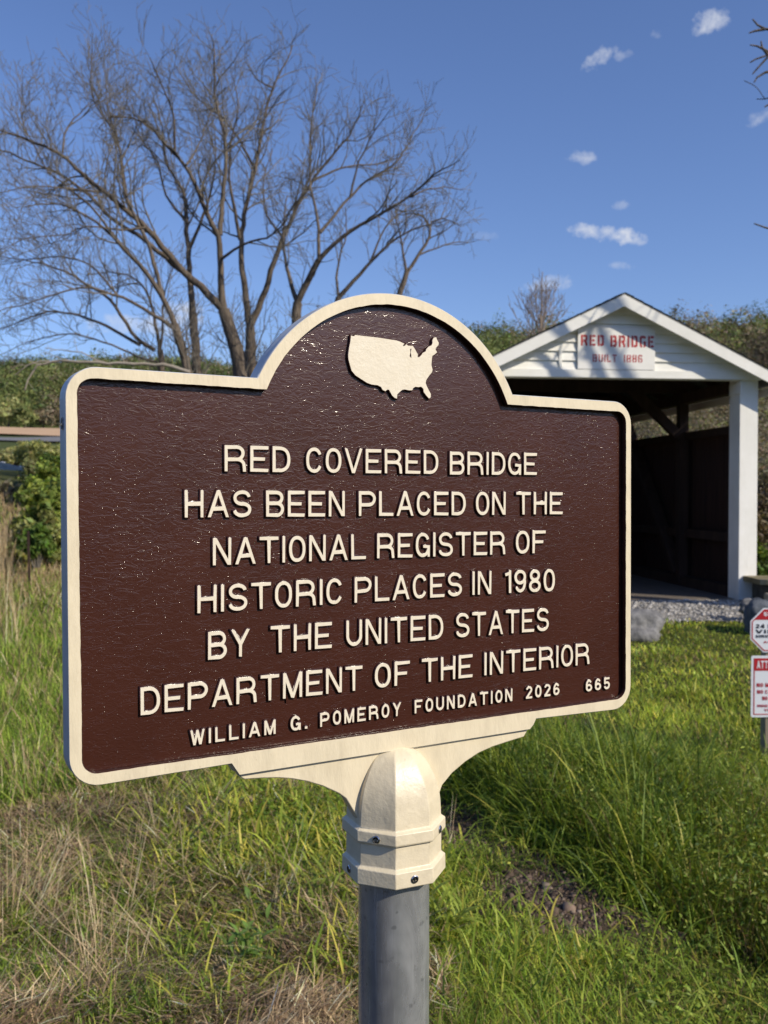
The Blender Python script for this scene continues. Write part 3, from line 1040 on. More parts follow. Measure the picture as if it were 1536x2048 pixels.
    prof = [(1491, 22), (1495, 36), (1502, 49), (1516, 62), (1538, 76), (1563, 87), (1592, 93.5), (1629, 95), (1631, 97), (1634, 103.5), (1654, 104), (1657, 102), (1659, 95.5), (1702, 95.5), (1704, 98), (1707, 103.5), (1736, 104), (1738, 101)]
    fa = math.radians(24)
    dome = np.array(prof[:8], float)
    yy = dome[0, 0] + (dome[-1, 0] - dome[0, 0]) * np.linspace(0, 1, 26) ** 1.7
    rr_ = np.interp(yy, dome[:, 0], dome[:, 1])
    for _ in range(3):
        rr_[1:-1] = .25 * rr_[:-2] + .5 * rr_[1:-1] + .25 * rr_[2:]
    prof = list(zip(yy, rr_)) + prof[8:]

    def octa(sections, smooth=False):
        b = MB(); n = 8
        pts = []
        for (y, r) in sections:
            R = r / pm
            for i in range(n):
                a = fa + math.radians(22.5 + 45 * i)
                pts.append((bx + R * math.sin(a) - base[0], by - R * math.cos(a) - base[1], zy(y) - base[2]))
        m = len(sections)
        b.add(pts, [(j * n + i, (j + 1) * n + i, (j + 1) * n + (i + 1) % n, j * n + (i + 1) % n) for j in range(m - 1) for i in range(n)])
        b.add(pts[:n], [tuple(range(n))]); b.add(pts[-n:], [tuple(range(n))[::-1]])
        import bmesh
        return b
    fin = octa(prof).build('finial_collar', M['cream'], root)
    import bmesh
    bm = bmesh.new(); bm.from_mesh(fin.data); bmesh.ops.remove_doubles(bm, verts=bm.verts, dist=1e-5)
    bmesh.ops.recalc_face_normals(bm, faces=bm.faces); bm.to_mesh(fin.data); bm.free()
    mod = fin.modifiers.new('bevel', 'BEVEL'); mod.width = .0022; mod.segments = 2; mod.limit_method = 'ANGLE'; mod.angle_limit = math.radians(18)
    fin.data.polygons.foreach_set('use_smooth', [True] * len(fin.data.polygons)); fin.data.set_sharp_from_angle(angle=math.radians(16))
    # screws in the collar bands
    for (ang, y) in ((-21, 1646), (69, 1646), (-66, 1722), (24, 1722), (159, 1722)):
        a = math.radians(ang); R = 103.8 / pm * math.cos(math.radians(22.5)) + .0006
        d = np.array([math.sin(a), -math.cos(a), 0]); s = np.array([math.cos(a), math.sin(a), 0]); z = np.array([0, 0, 1.0])
        o = np.array([bx, by, zy(y)]) - base + d * R
        sb = MB(); n = 18
        ring = lambda r, h: [o + (s * math.cos(q) + z * math.sin(q)) * r + d * h for q in np.linspace(0, 2 * math.pi, n, endpoint=False)]
        rr = .0052
        seq = [ring(rr, -.002), ring(rr, .0004), ring(rr * .8, .0012), ring(rr * .72, .0012), ring(rr * .55, -.0006)]
        pts = sum(seq, [])
        sb.add(pts, [(j * n + i, j * n + (i + 1) % n, (j + 1) * n + (i + 1) % n, (j + 1) * n + i) for j in range(3) for i in range(n)], 0)
        sb.add(pts, [(3 * n + i, 3 * n + (i + 1) % n, 4 * n + (i + 1) % n, 4 * n + i) for i in range(n)], 1)
        sb.add(seq[-1], [tuple(range(n))], 1)
        sb.box(o - d * .0002, (.0016, .0016, .0042), np.array([s, d, z]).T, 0)
        sb.build('screw', [M['screw'], M['hole']], fin)
    # pole
    pb = MB(); n = 48; R = 71 / pm
    zs = np.linspace(zy(1730), float(ground(bx, by)) - .3, 8) - base[2]
    pts = [(bx - base[0] + R * math.cos(q), by - base[1] + R * math.sin(q), z) for z in zs for q in np.linspace(0, 2 * math.pi, n, endpoint=False)]
    pb.add(pts, [(j * n + i, (j + 1) * n + i, (j + 1) * n + (i + 1) % n, j * n + (i + 1) % n)[::-1] for j in range(7) for i in range(n)], 0, True)
    pb.build('pole', M['galv'], root)


build_marker()


# ------------------------------------------------------------------ covered bridge
def build_bridge():
    D = 15.0; psi = math.radians(6.5)
    xc = 3.752
    o = np.array([xc, D, 0.0])
    r = np.array([math.cos(psi), math.sin(psi), 0]); bk = np.array([-math.sin(psi), math.cos(psi), 0]); z = np.array([0, 0, 1.0])
    root = empty('covered_bridge', o, 'white gabled covered bridge with red stencilled board and dark open doorway', 'covered bridge')
    root.rotation_euler = (0, 0, psi)
    # from here on in the bridge's own axes: x right, y into the bridge, z up
    LEN = 17.0; HS = 2.78; SL = .484; ZA = 4.89
    lx = lambda px_: (D * (px_ - 768) / FPX - xc) / (math.cos(psi) - math.sin(psi) * (px_ - 768) / FPX)
    X = np.array([1.0, 0, 0]); Y = np.array([0, 1.0, 0]); Z = z
    # gable siding: lapped boards up to the roof slope
    g = MB(); zb = 3.70; step = .148; k = 0
    while zb < ZA - .12:
        zt = min(zb + step + .012, ZA - .05)
        def half(zz): return max((ZA - .06 - zz) / SL, .01)
        h0, h1 = min(half(zb), 2.42), min(half(zt), 2.42)
        poly = [(-h0, zb), (h0, zb), (h1, zt), (-h1, zt)]
        yb, yt = -.048, -.012
        pts = [(-h0, yb, zb), (h0, yb, zb), (h1, yt, zt), (-h1, yt, zt), (-h0, 0.01, zb), (h0, 0.01, zb), (h1, .01, zt), (-h1, .01, zt)]
        g.add(pts, [(0, 1, 2, 3), (4, 7, 6, 5), (0, 4, 5, 1), (2, 6, 7, 3), (1, 5, 6, 2), (0, 3, 7, 4)])
        zb += step
    g.build('gable_siding', M['white_h'], root)
    t = MB(); t.box((0, -.026, 3.64), (4.84, .08, .125)); t.box((0, .06, 3.6), (4.7, .08, .06))
    t.box((lx(1118), -.045, 3.84), (.05, .02, .30))
    t.build('header_board', M['white_h'], root, .004)
    # name board
    bx0, bx1 = lx(1151.5), lx(1304.8)
    bz = lambda y: HC + (984 - y) / FPX * D
    b = MB(); b.box(((bx0 + bx1) / 2, -.062, (bz(659) + bz(741)) / 2), (bx1 - bx0, .022, bz(659) - bz(741)))
    board = b.build('name_board', M['board'], root, .003)
    loops = []
    for txt, xa, xb, yt, yb, t_ in (('RED', 1157.5, 1203, 673.5, 695, .2), ('BRIDGE', 1216, 1302, 673.5, 696.5, .2), ('BUILT', 1180.8, 1228.5, 711.5, 726.5, .17), ('1886', 1243, 1279.5, 711.5, 726.5, .17)):
        loops += word_loops(txt, lx(xa), lx(xb), bz(yb), bz(yb), bz(yt) - bz(yb), t_, 'stencil', .22)
    me = filled(loops, .0008, 0, 0, 0)
    le = link('lettering', me, M['red'], board)
    le.matrix_local = Matrix.Translation((0, -.0742, 0)) @ Matrix.Rotation(math.pi / 2, 4, 'X')
    # roof
    rf = MB()
    for s in (-1, 1):
        top = np.array([0, 0, ZA]); eave = np.array([s * HS, 0, ZA - SL * HS])
        nrm = np.array([s * SL, 0, 1.0]); nrm /= np.linalg.norm(nrm)
        a = [top, eave, eave - nrm * .03, top - np.array([0, 0, .034])]
        f = -.30; e = LEN + .3
        pts = [p + Y * f for p in a] + [p + Y * e for p in a]
        rf.add(pts, [(0, 1, 2, 3), (7, 6, 5, 4), (0, 4, 5, 1), (1, 5, 6, 2), (2, 6, 7, 3)] if s > 0 else [(3, 2, 1, 0), (4, 5, 6, 7), (1, 5, 4, 0), (2, 6, 5, 1), (3, 7, 6, 2)])
        # rows of shingle butts
        for i in range(18):
            p0 = top + (eave - top) * ((i + .05) / 18) + nrm * .004; p1 = top + (eave - top) * ((i + 1.0) / 18) + nrm * .012
            rf.add([p0 + Y * (f - .01), p1 + Y * (f - .01), p1 + Y * e, p0 + Y * e, p1 - nrm * .012 + Y * (f - .01), p1 - nrm * .012 + Y * e], [(0, 1, 2, 3), (1, 4, 5, 2)])
    rf.build('roof', M['shingle'], root)
    rk = MB()
    for s in (-1, 1):
        for (f, th, w, dz) in ((-.30, .03, .195, -.016), (-.266, .05, .09, .24)):
            a = np.array([0, f, ZA - dz - .035]); e = np.array([s * (HS - .01), f, ZA - dz - .035 - SL * (HS - .01)])
            pts = [a, e, e - Z * w, a - Z * w]; q = pts + [p + Y * th for p in pts]
            fc = [(0, 1, 2, 3), (7, 6, 5, 4), (0, 4, 5, 1), (1, 5, 6, 2), (2, 6, 7, 3), (3, 7, 4, 0)]
            if dz < .1: rk.add(q, fc if s < 0 else [x[::-1] for x in fc])
    rk.build('rake_board', M['white_h'], root)
    sf = MB()
    for s in (-1, 1):
        a = np.array([0, -.262, ZA - .075]); e = np.array([s * (HS - .02), -.262, ZA - .075 - SL * (HS - .02)])
        q = [a, e, e + Y * .25, a + Y * .25]; q2 = [p - Z * .02 for p in q]
        fc = [(0, 1, 2, 3), (7, 6, 5, 4), (0, 4, 5, 1), (1, 5, 6, 2), (2, 6, 7, 3), (3, 7, 4, 0)]
        sf.add(q + q2, fc if s < 0 else [x[::-1] for x in fc])
    sf.build('soffit', M['white_h'], root)
    ev = MB()
    for s in (-1, 1):
        ze = ZA - SL * HS
        ev.box((s * (HS - .02), LEN / 2, ze - .12), (.03, LEN + .5, .14))
    ev.build('eave_board', M['white_h'], root, .004)
    # end posts, boxed in white
    for s in (-1, 1):
        p = MB()
        p.box((s * 2.231, .17, 1.80), (.312, .36, 3.76))
        p.box((s * 2.064, .12, 3.44), (.022, .40, .18))
        p.build('end_post', M['white_v'], root, .006)
    # side walls of vertical planks with an open strip under the eaves
    for s in (-1, 1):
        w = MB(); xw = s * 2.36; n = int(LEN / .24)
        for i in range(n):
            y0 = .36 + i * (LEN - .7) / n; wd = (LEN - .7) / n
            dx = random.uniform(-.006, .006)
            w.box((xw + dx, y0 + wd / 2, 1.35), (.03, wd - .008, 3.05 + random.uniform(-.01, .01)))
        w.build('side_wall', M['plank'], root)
        tr = MB(); xi = s * 2.2
        tr.beam((xi, .36, 3.50), (xi, LEN - .4, 3.50), .2, .2)
        tr.beam((xi, .36, 2.80), (xi, LEN - .4, 2.80), .06, .14)
        tr.beam((xi, .36, .98), (xi, LEN - .4, .98), .05, .16)
        tr.beam((xi, .36, .06), (xi, LEN - .4, .06), .2, .22)
        for yy in np.arange(2.35, LEN - 1, 3.0):
            tr.box((xi - s * .04, yy, 1.75), (.17, .17, 3.5))
        for yy in np.arange(2.35, LEN - 4, 3.0):
            tr.beam((xi - s * .05, yy + .1, .2), (xi - s * .05, yy + 2.85, 3.3), .12, .2, (1, 0, 0))
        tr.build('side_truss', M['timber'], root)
    ti = MB()
    for yy in np.arange(2.35, LEN - 1, 3.0):
        ti.box((0, yy, 3.72), (4.45, .17, .22))
        for s in (-1, 1):
            ti.beam((s * 2.1, yy - .02, 2.78), (s * 1.1, yy - .02, 3.72), .15, .17)
    for yy in np.arange(.6, LEN, .75):
        for s in (-1, 1):
            ti.beam((s * 2.45, yy, ZA - SL * 2.45 - .12), (0, yy, ZA - .12), .06, .11)
    ti.box((0, .30, 3.70), (4.4, .2, .2))
    ti.build('roof_framing', M['timber'], root)
    dk = MB()
    for i in range(60):
        yy = .12 + i * LEN / 60
        dk.box((0, yy + LEN / 120, -.05), (4.45, LEN / 60 - .012, .07))
    dk.build('deck', M['deck'], root)
    # abutment stone beside the right post
    a0 = pix(1500, 1190, 14.6)
    rb = empty('stone_abutment', (a0[0], a0[1] + .0, -.25), 'dark stone block wall with mossy timber cap right of the white bridge post', 'stone wall')
    m = MB()
    for i in range(3):
        for j in range(2):
            m.box((.50 + i * .62 + (j % 2) * .1, .35 + random.uniform(-.02, .02), .10 + j * .29), (.60, .72, .275))
    blk = m.build('stone_blocks', M['abut'], rb, .03)
    cp = MB(); cp.box((1.12, .33, .585), (1.95, .72, .085)); cp.build('timber_cap', M['mosswood'], rb, .01)


build_bridge()


# ------------------------------------------------------------------ small things by the bridge
def on_ground(px, D, dz=0.0):
    x = (px - 768) / FPX * D
    return np.array([x, D, float(ground(x, D)) + dz])


p = on_ground(1283, 11.9)
rock('boulder', (p[0] - .05, p[1], p[2] + .04), (.40, .30, .25), M['stone'], 4, 'rounded light grey boulder in the grass before the gravel drive')
p = on_ground(1507, 12.0)
rock('boulder', (p[0] + .08, p[1], p[2] + .12), (.20, .22, .28), M['slate'], 9, 'dark blue-grey upright stone behind the octagonal warning sign')
p = on_ground(1494, 12.6)
rock('boulder', (p[0] + .12, p[1] + .2, p[2] + .2), (.14, .1, .09), M['stone'], 13, 'small pale stone tucked behind the dark upright stone')


def build_gravel():
    V = []; rows = []
    b = MB()
    # a worn patch with a ragged front edge
    n = 60
    xs = np.linspace(-.5, 6.4, n)
    front = 12.75 + .35 * (vnoise(xs, xs * 0, .8, 11) - .5) + np.maximum(xs - 5.2, 0) * 1.3
    pts = []
    for i, x in enumerate(xs):
        for j in range(9):
            y = front[i] + (15.3 - front[i]) * j / 8
            pts.append((x, y, float(ground(x, y)) + .012))
    Q = [(i * 9 + j, (i + 1) * 9 + j, (i + 1) * 9 + j + 1, i * 9 + j + 1) for i in range(n - 1) for j in range(8)]
    tag(np_mesh('gravel_drive', np.array(pts), np.array(Q), None, M['gravel'], smooth=True), kind='structure')
    # loose pebbles on it
    N = 9000
    x = rng.uniform(-.3, 6.2, N); y = rng.uniform(12.5, 15.1, N)
    fr = np.interp(x, xs, front) - .05
    k = y > fr + rng.normal(0, .08, N); x, y = x[k], y[k]; N = len(x)
    s = rng.lognormal(math.log(.014), .4, N)
    z = ground(x, y) + .012 + s * .3
    oc = np.array([[1, 0, 0], [0, 1, 0], [-1, 0, 0], [0, -1, 0], [.5, .5, .6], [-.5, .5, .6], [-.5, -.5, .6], [.5, -.5, .6]])
    qd = np.array([[0, 1, 5, 4], [1, 2, 6, 5], [2, 3, 7, 6], [3, 0, 4, 7], [4, 5, 6, 7]])
    a = rng.uniform(0, 6.28, N)
    pts = np.repeat(oc[None], N, 0) * (s[:, None, None] * rng.uniform(.7, 1.3, (N, 8, 1)))
    X = pts[..., 0] * np.cos(a)[:, None] - pts[..., 1] * np.sin(a)[:, None] + x[:, None]
    Y = pts[..., 0] * np.sin(a)[:, None] + pts[..., 1] * np.cos(a)[:, None] + y[:, None]
    Z = pts[..., 2] * .9 + z[:, None]
    Vv = np.stack([X, Y, Z], -1).reshape(-1, 3)
    Q = (qd[None] + (np.arange(N) * 8)[:, None, None]).reshape(-1, 4)
    g = rng.uniform(.2, .55, N)[:, None] * np.array([1.0, .95, .87]); C = np.repeat(g, 8, 0)
    tag(np_mesh('gravel', Vv, Q, C, M['pebble']), kind='stuff')


build_gravel()


def build_warning_signs():
    D = 6.8
    cxp = 1547.5
    base = on_ground(cxp, D, 0)
    root = empty('warning_sign_post', base, 'wooden post carrying a red and white octagonal camera warning above a red-headed notice', 'warning sign')
    px = lambda x, y: ((x - cxp) / FPX * D, HC + (984 - y) / FPX * D - base[2])
    b = MB(); b.box((0, .055, .40), (.089, .089, 1.30)); b.build('post', M['oldwood'], root, .004)
    fr = Matrix.Rotation(math.pi / 2, 4, 'X')

    def put(name, loops, mat, y, parent, th=.0006):
        me = filled(loops, th, 0, 0, 0)
        o = link(name, me, mat, parent)
        o.matrix_local = Matrix.Translation((0, y, 0)) @ fr
        return o
    cx, cy = px(cxp, 1261)
    R = 44.5 / FPX * D / math.cos(math.radians(22.5))
    octo = lambda k: [(cx + R * k * math.cos(math.radians(22.5 + 45 * i)), cy + R * k * math.sin(math.radians(22.5 + 45 * i))) for i in range(8)]
    pl = MB(); q = octo(1.0)
    pl.prism(q, -.003, .0, (np.zeros(3), np.array([1., 0, 0]), np.array([0, 0, 1.]), np.array([0, -1., 0])))
    plate = pl.build('octagonal_sign', M['swhite'], root)
    rk = [octo(.94), octo(.895)]
    put('border', rk, M['sred'], -.0012, plate)
    zc = px(0, 1240)[1]
    cap = [p_ for p_ in octo(.895)]
    # red cap at the top of the octagon
    k = .895 * R; a = k * math.cos(math.radians(22.5)); h = k * math.sin(math.radians(22.5))
    capz = zc - cy
    put('header', [[(cx - a, cy + capz), (cx + a, cy + capz), (cx + a, cy + h), (cx + h, cy + a), (cx - h, cy + a), (cx - a, cy + h)]] if capz < h else
        [[(cx - (a + h - capz), cy + capz), (cx + (a + h - capz), cy + capz), (cx + h, cy + a), (cx - h, cy + a)]], M['sred'], -.0014, plate)
    T = lambda txt, x0, x1, yt, yb, t: word_loops(txt, px(x0, 0)[0], px(x1, 0)[0], px(0, yb)[1], px(0, yb)[1], px(0, yt)[1] - px(0, yb)[1], t, 'sans', .2)
    put('lettering', T('SMILE', 1529, 1566, 1224.5, 1232.5, .22), M['swhite'], -.0026, plate)
    put('lettering', T('24 HOUR', 1513.5, 1581.5, 1249, 1257, .24) + T('VIDEO', 1513.5, 1581.5, 1260, 1267.5, .24) + T('SURVEILLANCE', 1513.5, 1581.5, 1270.5, 1276.5, .24), M['sblack'], -.0016, plate)
    put('lettering', T('AUDIO', 1529, 1566, 1283, 1287, .2), M['sred'], -.0016, plate)
    # rectangular notice
    x0, z0 = px(1505.3, 1436.5); x1, z1 = px(1590, 1312.5)
    loop = fillet([(x0, z0), (x1, z0), (x1, z1), (x0, z1)], [.012] * 4, 4)
    pl = MB(); pl.prism(loop, -.003, 0, (np.zeros(3), np.array([1., 0, 0]), np.array([0, 0, 1.]), np.array([0, -1., 0])))
    notice = pl.build('rectangular_sign', M['swhite'], root)
    i0, j0 = px(1510.3, 1431.5); i1, j1 = px(1585, 1317.5); e = .007
    jr = px(0, 1342.5)[1]
    put('border', [[(i0, j0), (i1, j0), (i1, jr), (i0, jr)], [(i0 + e, j0 + e), (i1 - e, j0 + e), (i1 - e, jr - .0005), (i0 + e, jr - .0005)]], M['sred'], -.0012, notice)
    put('header', [[(i0, jr), (i1, jr), (i1, j1), (i0, j1)]], M['sred'], -.0013, notice)
    put('lettering', T('ATTENTION', 1516.5, 1578, 1322.5, 1338, .2), M['swhite'], -.0025, notice)
    put('lettering', T('NO MOTORS', 1516.5, 1578, 1367.5, 1375.5, .22) + T('NO CAMPING', 1517.5, 1577, 1381.5, 1389, .22) + T('NO FIRES', 1528, 1567, 1394.5, 1402, .22)
        + T('BRIDGE IS', 1518, 1546, 1411, 1416, .2) + T('UNDER', 1552, 1577, 1411, 1416, .2) + T('VIDEO', 1532, 1562, 1419.5, 1424.5, .2), M['sred'], -.0016, notice)


build_warning_signs()


def build_posts():
    p = on_ground(1541, 13.6)
    b = MB(); n = 14
    zt = pix(1541, 1187, 13.6)[2] - p[2]
    for (z0, r) in ((-.2, .085), (zt - .02, .08), (zt, .065)):
        b.v += [(r * math.cos(q), r * math.sin(q), z0) for q in np.linspace(0, 2 * math.pi, n, endpoint=False)]
    b.f += [(j * n + i, j * n + (i + 1) % n, (j + 1) * n + (i + 1) % n, (j + 1) * n + i) for j in range(2) for i in range(n)] + [tuple(range(2 * n, 3 * n))]
    b.m += [0] * len(b.f); b.sm += [False] * len(b.f)
    o = b.build('wooden_bollard', M['oldwood']); o.location = p
    tag(o, 'short weathered wooden bollard in front of the stone wall', 'bollard')
    # thin stake among the dead grass on the left
    q = on_ground(58, 17.0)
    b = MB(); b.beam((0, 0, -.1), (-.02, 0, pix(58, 1062, 17.0)[2] - q[2]), .035, .035, (0, 1, 0))
    o = b.build('wooden_stake', M['timber']); o.location = q
    tag(o, 'thin dark stake standing in dead grass below the green bush', 'stake')
    # guard rail by the far left edge
    a = pix(-60, 912, 41); c = pix(46, 938, 38)
    root = empty('guard_rail', (a[0], a[1], float(ground(a[0], a[1]))), 'grey guard rail on pale posts at the left edge below the road', 'guard rail')
    off = np.array([a[0], a[1], float(ground(a[0], a[1]))])
    b = MB()
    for dz in (0.0, -.17):
        b.beam(a - off + (0, 0, dz), c - off + (0, 0, dz), .05, .12)
    b.beam(a - off + (0, .04, -.085), c - off + (0, .04, -.085), .03, .1)
    b.build('rail', M['rail'], root)
    for f in (.05, .45, .62, .95):
        q = a + (c - a) * f - off; b = MB(); b.box((q[0], q[1] + .12, q[2] - .45), (.16, .14, 1.1)); b.build('rail_post', M['board'], root)


build_posts()


# ------------------------------------------------------------------ trees
class Tubes:
    def __init__(self):
        self.V = []; self.Q = []; self.n = 0

    def add(self, P, R, k):
        P = np.asarray(P, float); m = len(P)
        T = np.gradient(P, axis=0); T /= np.linalg.norm(T, axis=1)[:, None] + 1e-9
        ref = np.array([.31, .77, .55]) if abs(T[0] @ [.31, .77, .55]) < .9 else np.array([1.0, 0, 0])
        S = np.cross(T, ref); S /= np.linalg.norm(S, axis=1)[:, None] + 1e-9
        U = np.cross(S, T)
        a = np.linspace(0, 2 * np.pi, k, endpoint=False)
        ring = P[:, None] + (S[:, None] * np.cos(a)[None, :, None] + U[:, None] * np.sin(a)[None, :, None]) * np.asarray(R)[:, None, None]
        self.V.append(ring.reshape(-1, 3))
        i = np.arange(m - 1)[:, None] * k; j = np.arange(k)[None]
        q = np.stack([i + j, i + (j + 1) % k, i + k + (j + 1) % k, i + k + j], -1).reshape(-1, 4) + self.n
        self.Q.append(q); self.n += m * k

    def build(self, name, mat, parent, base):
        return np_mesh(name, np.concatenate(self.V) - np.asarray(base), np.concatenate(self.Q), None, mat, parent, smooth=True)


def resample(P, R, step):
    P = np.asarray(P, float); d = np.r_[0, np.cumsum(np.linalg.norm(np.diff(P, axis=0), axis=1))]
    n = max(3, int(d[-1] / step) + 1); s = np.linspace(0, d[-1], n)
    Q = np.stack([np.interp(s, d, P[:, i]) for i in range(3)], 1)
    if n > 4:
        for _ in range(2):
            Q[1:-1] = .25 * Q[:-2] + .5 * Q[1:-1] + .25 * Q[2:]
    return Q, np.interp(s, d, R), d[-1]


def grow(tb, P, R, L, level, rg, dens, upw, lens, rmin):
    """side shoots along a limb, and theirs in turn"""
    sp = dens[level]
    n = max(1, int(L * (.92 if level == 0 else .85) / sp))
    for i in range(n):
        f = 1 - (1 - (i + rg.uniform(.1, .9)) / n) * (.78 if level == 0 else .85)
        k = f * (len(P) - 1); a = int(min(k, len(P) - 2)); fr = k - a
        p = P[a] * (1 - fr) + P[a + 1] * fr; r = R[a] * (1 - fr) + R[a + 1] * fr
        t = P[a + 1] - P[a]; t /= np.linalg.norm(t) + 1e-9
        v = rg.normal(size=3); v -= t * (v @ t); v /= np.linalg.norm(v)
        ang = math.radians(rg.uniform(28, 62))
        d = t * math.cos(ang) + v * math.sin(ang); d[2] += upw * .6; d /= np.linalg.norm(d)
        l = lens[level] * rg.uniform(.45, 1.15) * (1.2 - .85 * f if level == 0 else 1.1 - .4 * f)
        shoot(tb, p, d, l, max(min(r * .62, l * .011 + rmin), rmin), level + 1, rg, dens, upw, lens, rmin)


def shoot(tb, p, d, l, r, level, rg, dens, upw, lens, rmin):
    m = {1: 9, 2: 6, 3: 4}.get(level, 3)
    pts = [p]; bend = rg.normal(size=3) * .12
    for j in range(m):
        d = d + bend * .5 + rg.normal(size=3) * (.12 if level < 3 else .2); d[2] += upw * .16
        d = d / np.linalg.norm(d)
        pts.append(pts[-1] + d * l / m)
        if rg.random() < .3: bend = rg.normal(size=3) * .2
    pts = np.array(pts); rr = np.linspace(r, rmin * .75, m + 1)
    tb.add(pts, rr, 4 if level == 1 else 3)
    if level < len(dens):
        grow(tb, pts, rr, l, level, rg, dens, upw, lens, rmin)


def bare_tree(name, label, limbs, D0, group=None, dens=(.29, .24, .27), lens=(2.9, 1.1, .5), upw=.35, rmin=.0070, seed=1, mats=None, spread=.35, cat='tree', bottom=None):
    """limbs: list of (photo polyline, start width px, end width px, depth drift). The first is the trunk."""
    rg = np.random.default_rng(seed)
    first = limbs[0][0][0]
    bx = (first[0] - 768) / FPX * D0
    base = np.array([bx, D0, float(ground(bx, D0))])
    root = empty(name, base, label, cat, group)
    trunk = Tubes(); crown = Tubes()
    done = []
    for li, (pl, w0, w1, drift) in enumerate(limbs):
        n = len(pl)
        Ds = [D0 + drift * (i / max(n - 1, 1)) ** 1.2 for i in range(n)]
        if li > 0:                                    # start at the depth of the limb it leaves
            s0 = np.array(pl[0], float)
            best = min(((np.hypot(*(np.array(q) - s0)), dd) for lp, dl in done for q, dd in zip(lp, dl)), key=lambda t_: t_[0])
            Ds = [best[1] + drift * (i / max(n - 1, 1)) ** 1.2 for i in range(n)]
        # densify so that branches can join anywhere
        dense = []; dd = []
        for i in range(n - 1):
            for f in np.linspace(0, 1, 6)[:-1]:
                dense.append((pl[i][0] * (1 - f) + pl[i + 1][0] * f, pl[i][1] * (1 - f) + pl[i + 1][1] * f)); dd.append(Ds[i] * (1 - f) + Ds[i + 1] * f)
        dense.append(pl[-1]); dd.append(Ds[-1]); done.append((dense, dd))
        P = [pix(q[0], q[1], d_) for q, d_ in zip(pl, Ds)]
        R = [max((w0 + (w1 - w0) * (i / (n - 1)) ** .8) / 2 / FPX * Ds[i], rmin) for i in range(n)]
        if li == 0:
            P = [np.array([base[0], base[1], base[2] - .4])] + P; R = [R[0] * 1.25] + R
        Q, RR, L = resample(P, R, .32)
        Q[1:-1] += rg.normal(size=(len(Q) - 2, 3)) * .016
        trunk.add(Q, RR, 7)
        k0 = int(len(Q) * (.45 if li == 0 else .12))
        grow(crown, Q[k0:], RR[k0:], L * (1 - k0 / len(Q)), 0, rg, dens, upw, lens, rmin)
    trunk.build('trunk', (mats or (M['bark'], M['twig']))[0], root, base)
    crown.build('branches', (mats or (M['bark'], M['twig']))[1], root, base)
    return root


Zc = lambda L: [(a / 2, b / 2) for a, b in L]                       # measured on a 2x enlargement
Yc = lambda L: [(768 + a / 2, b / 2) for a, b in L]
G = 'bare trees standing left of the bridge'


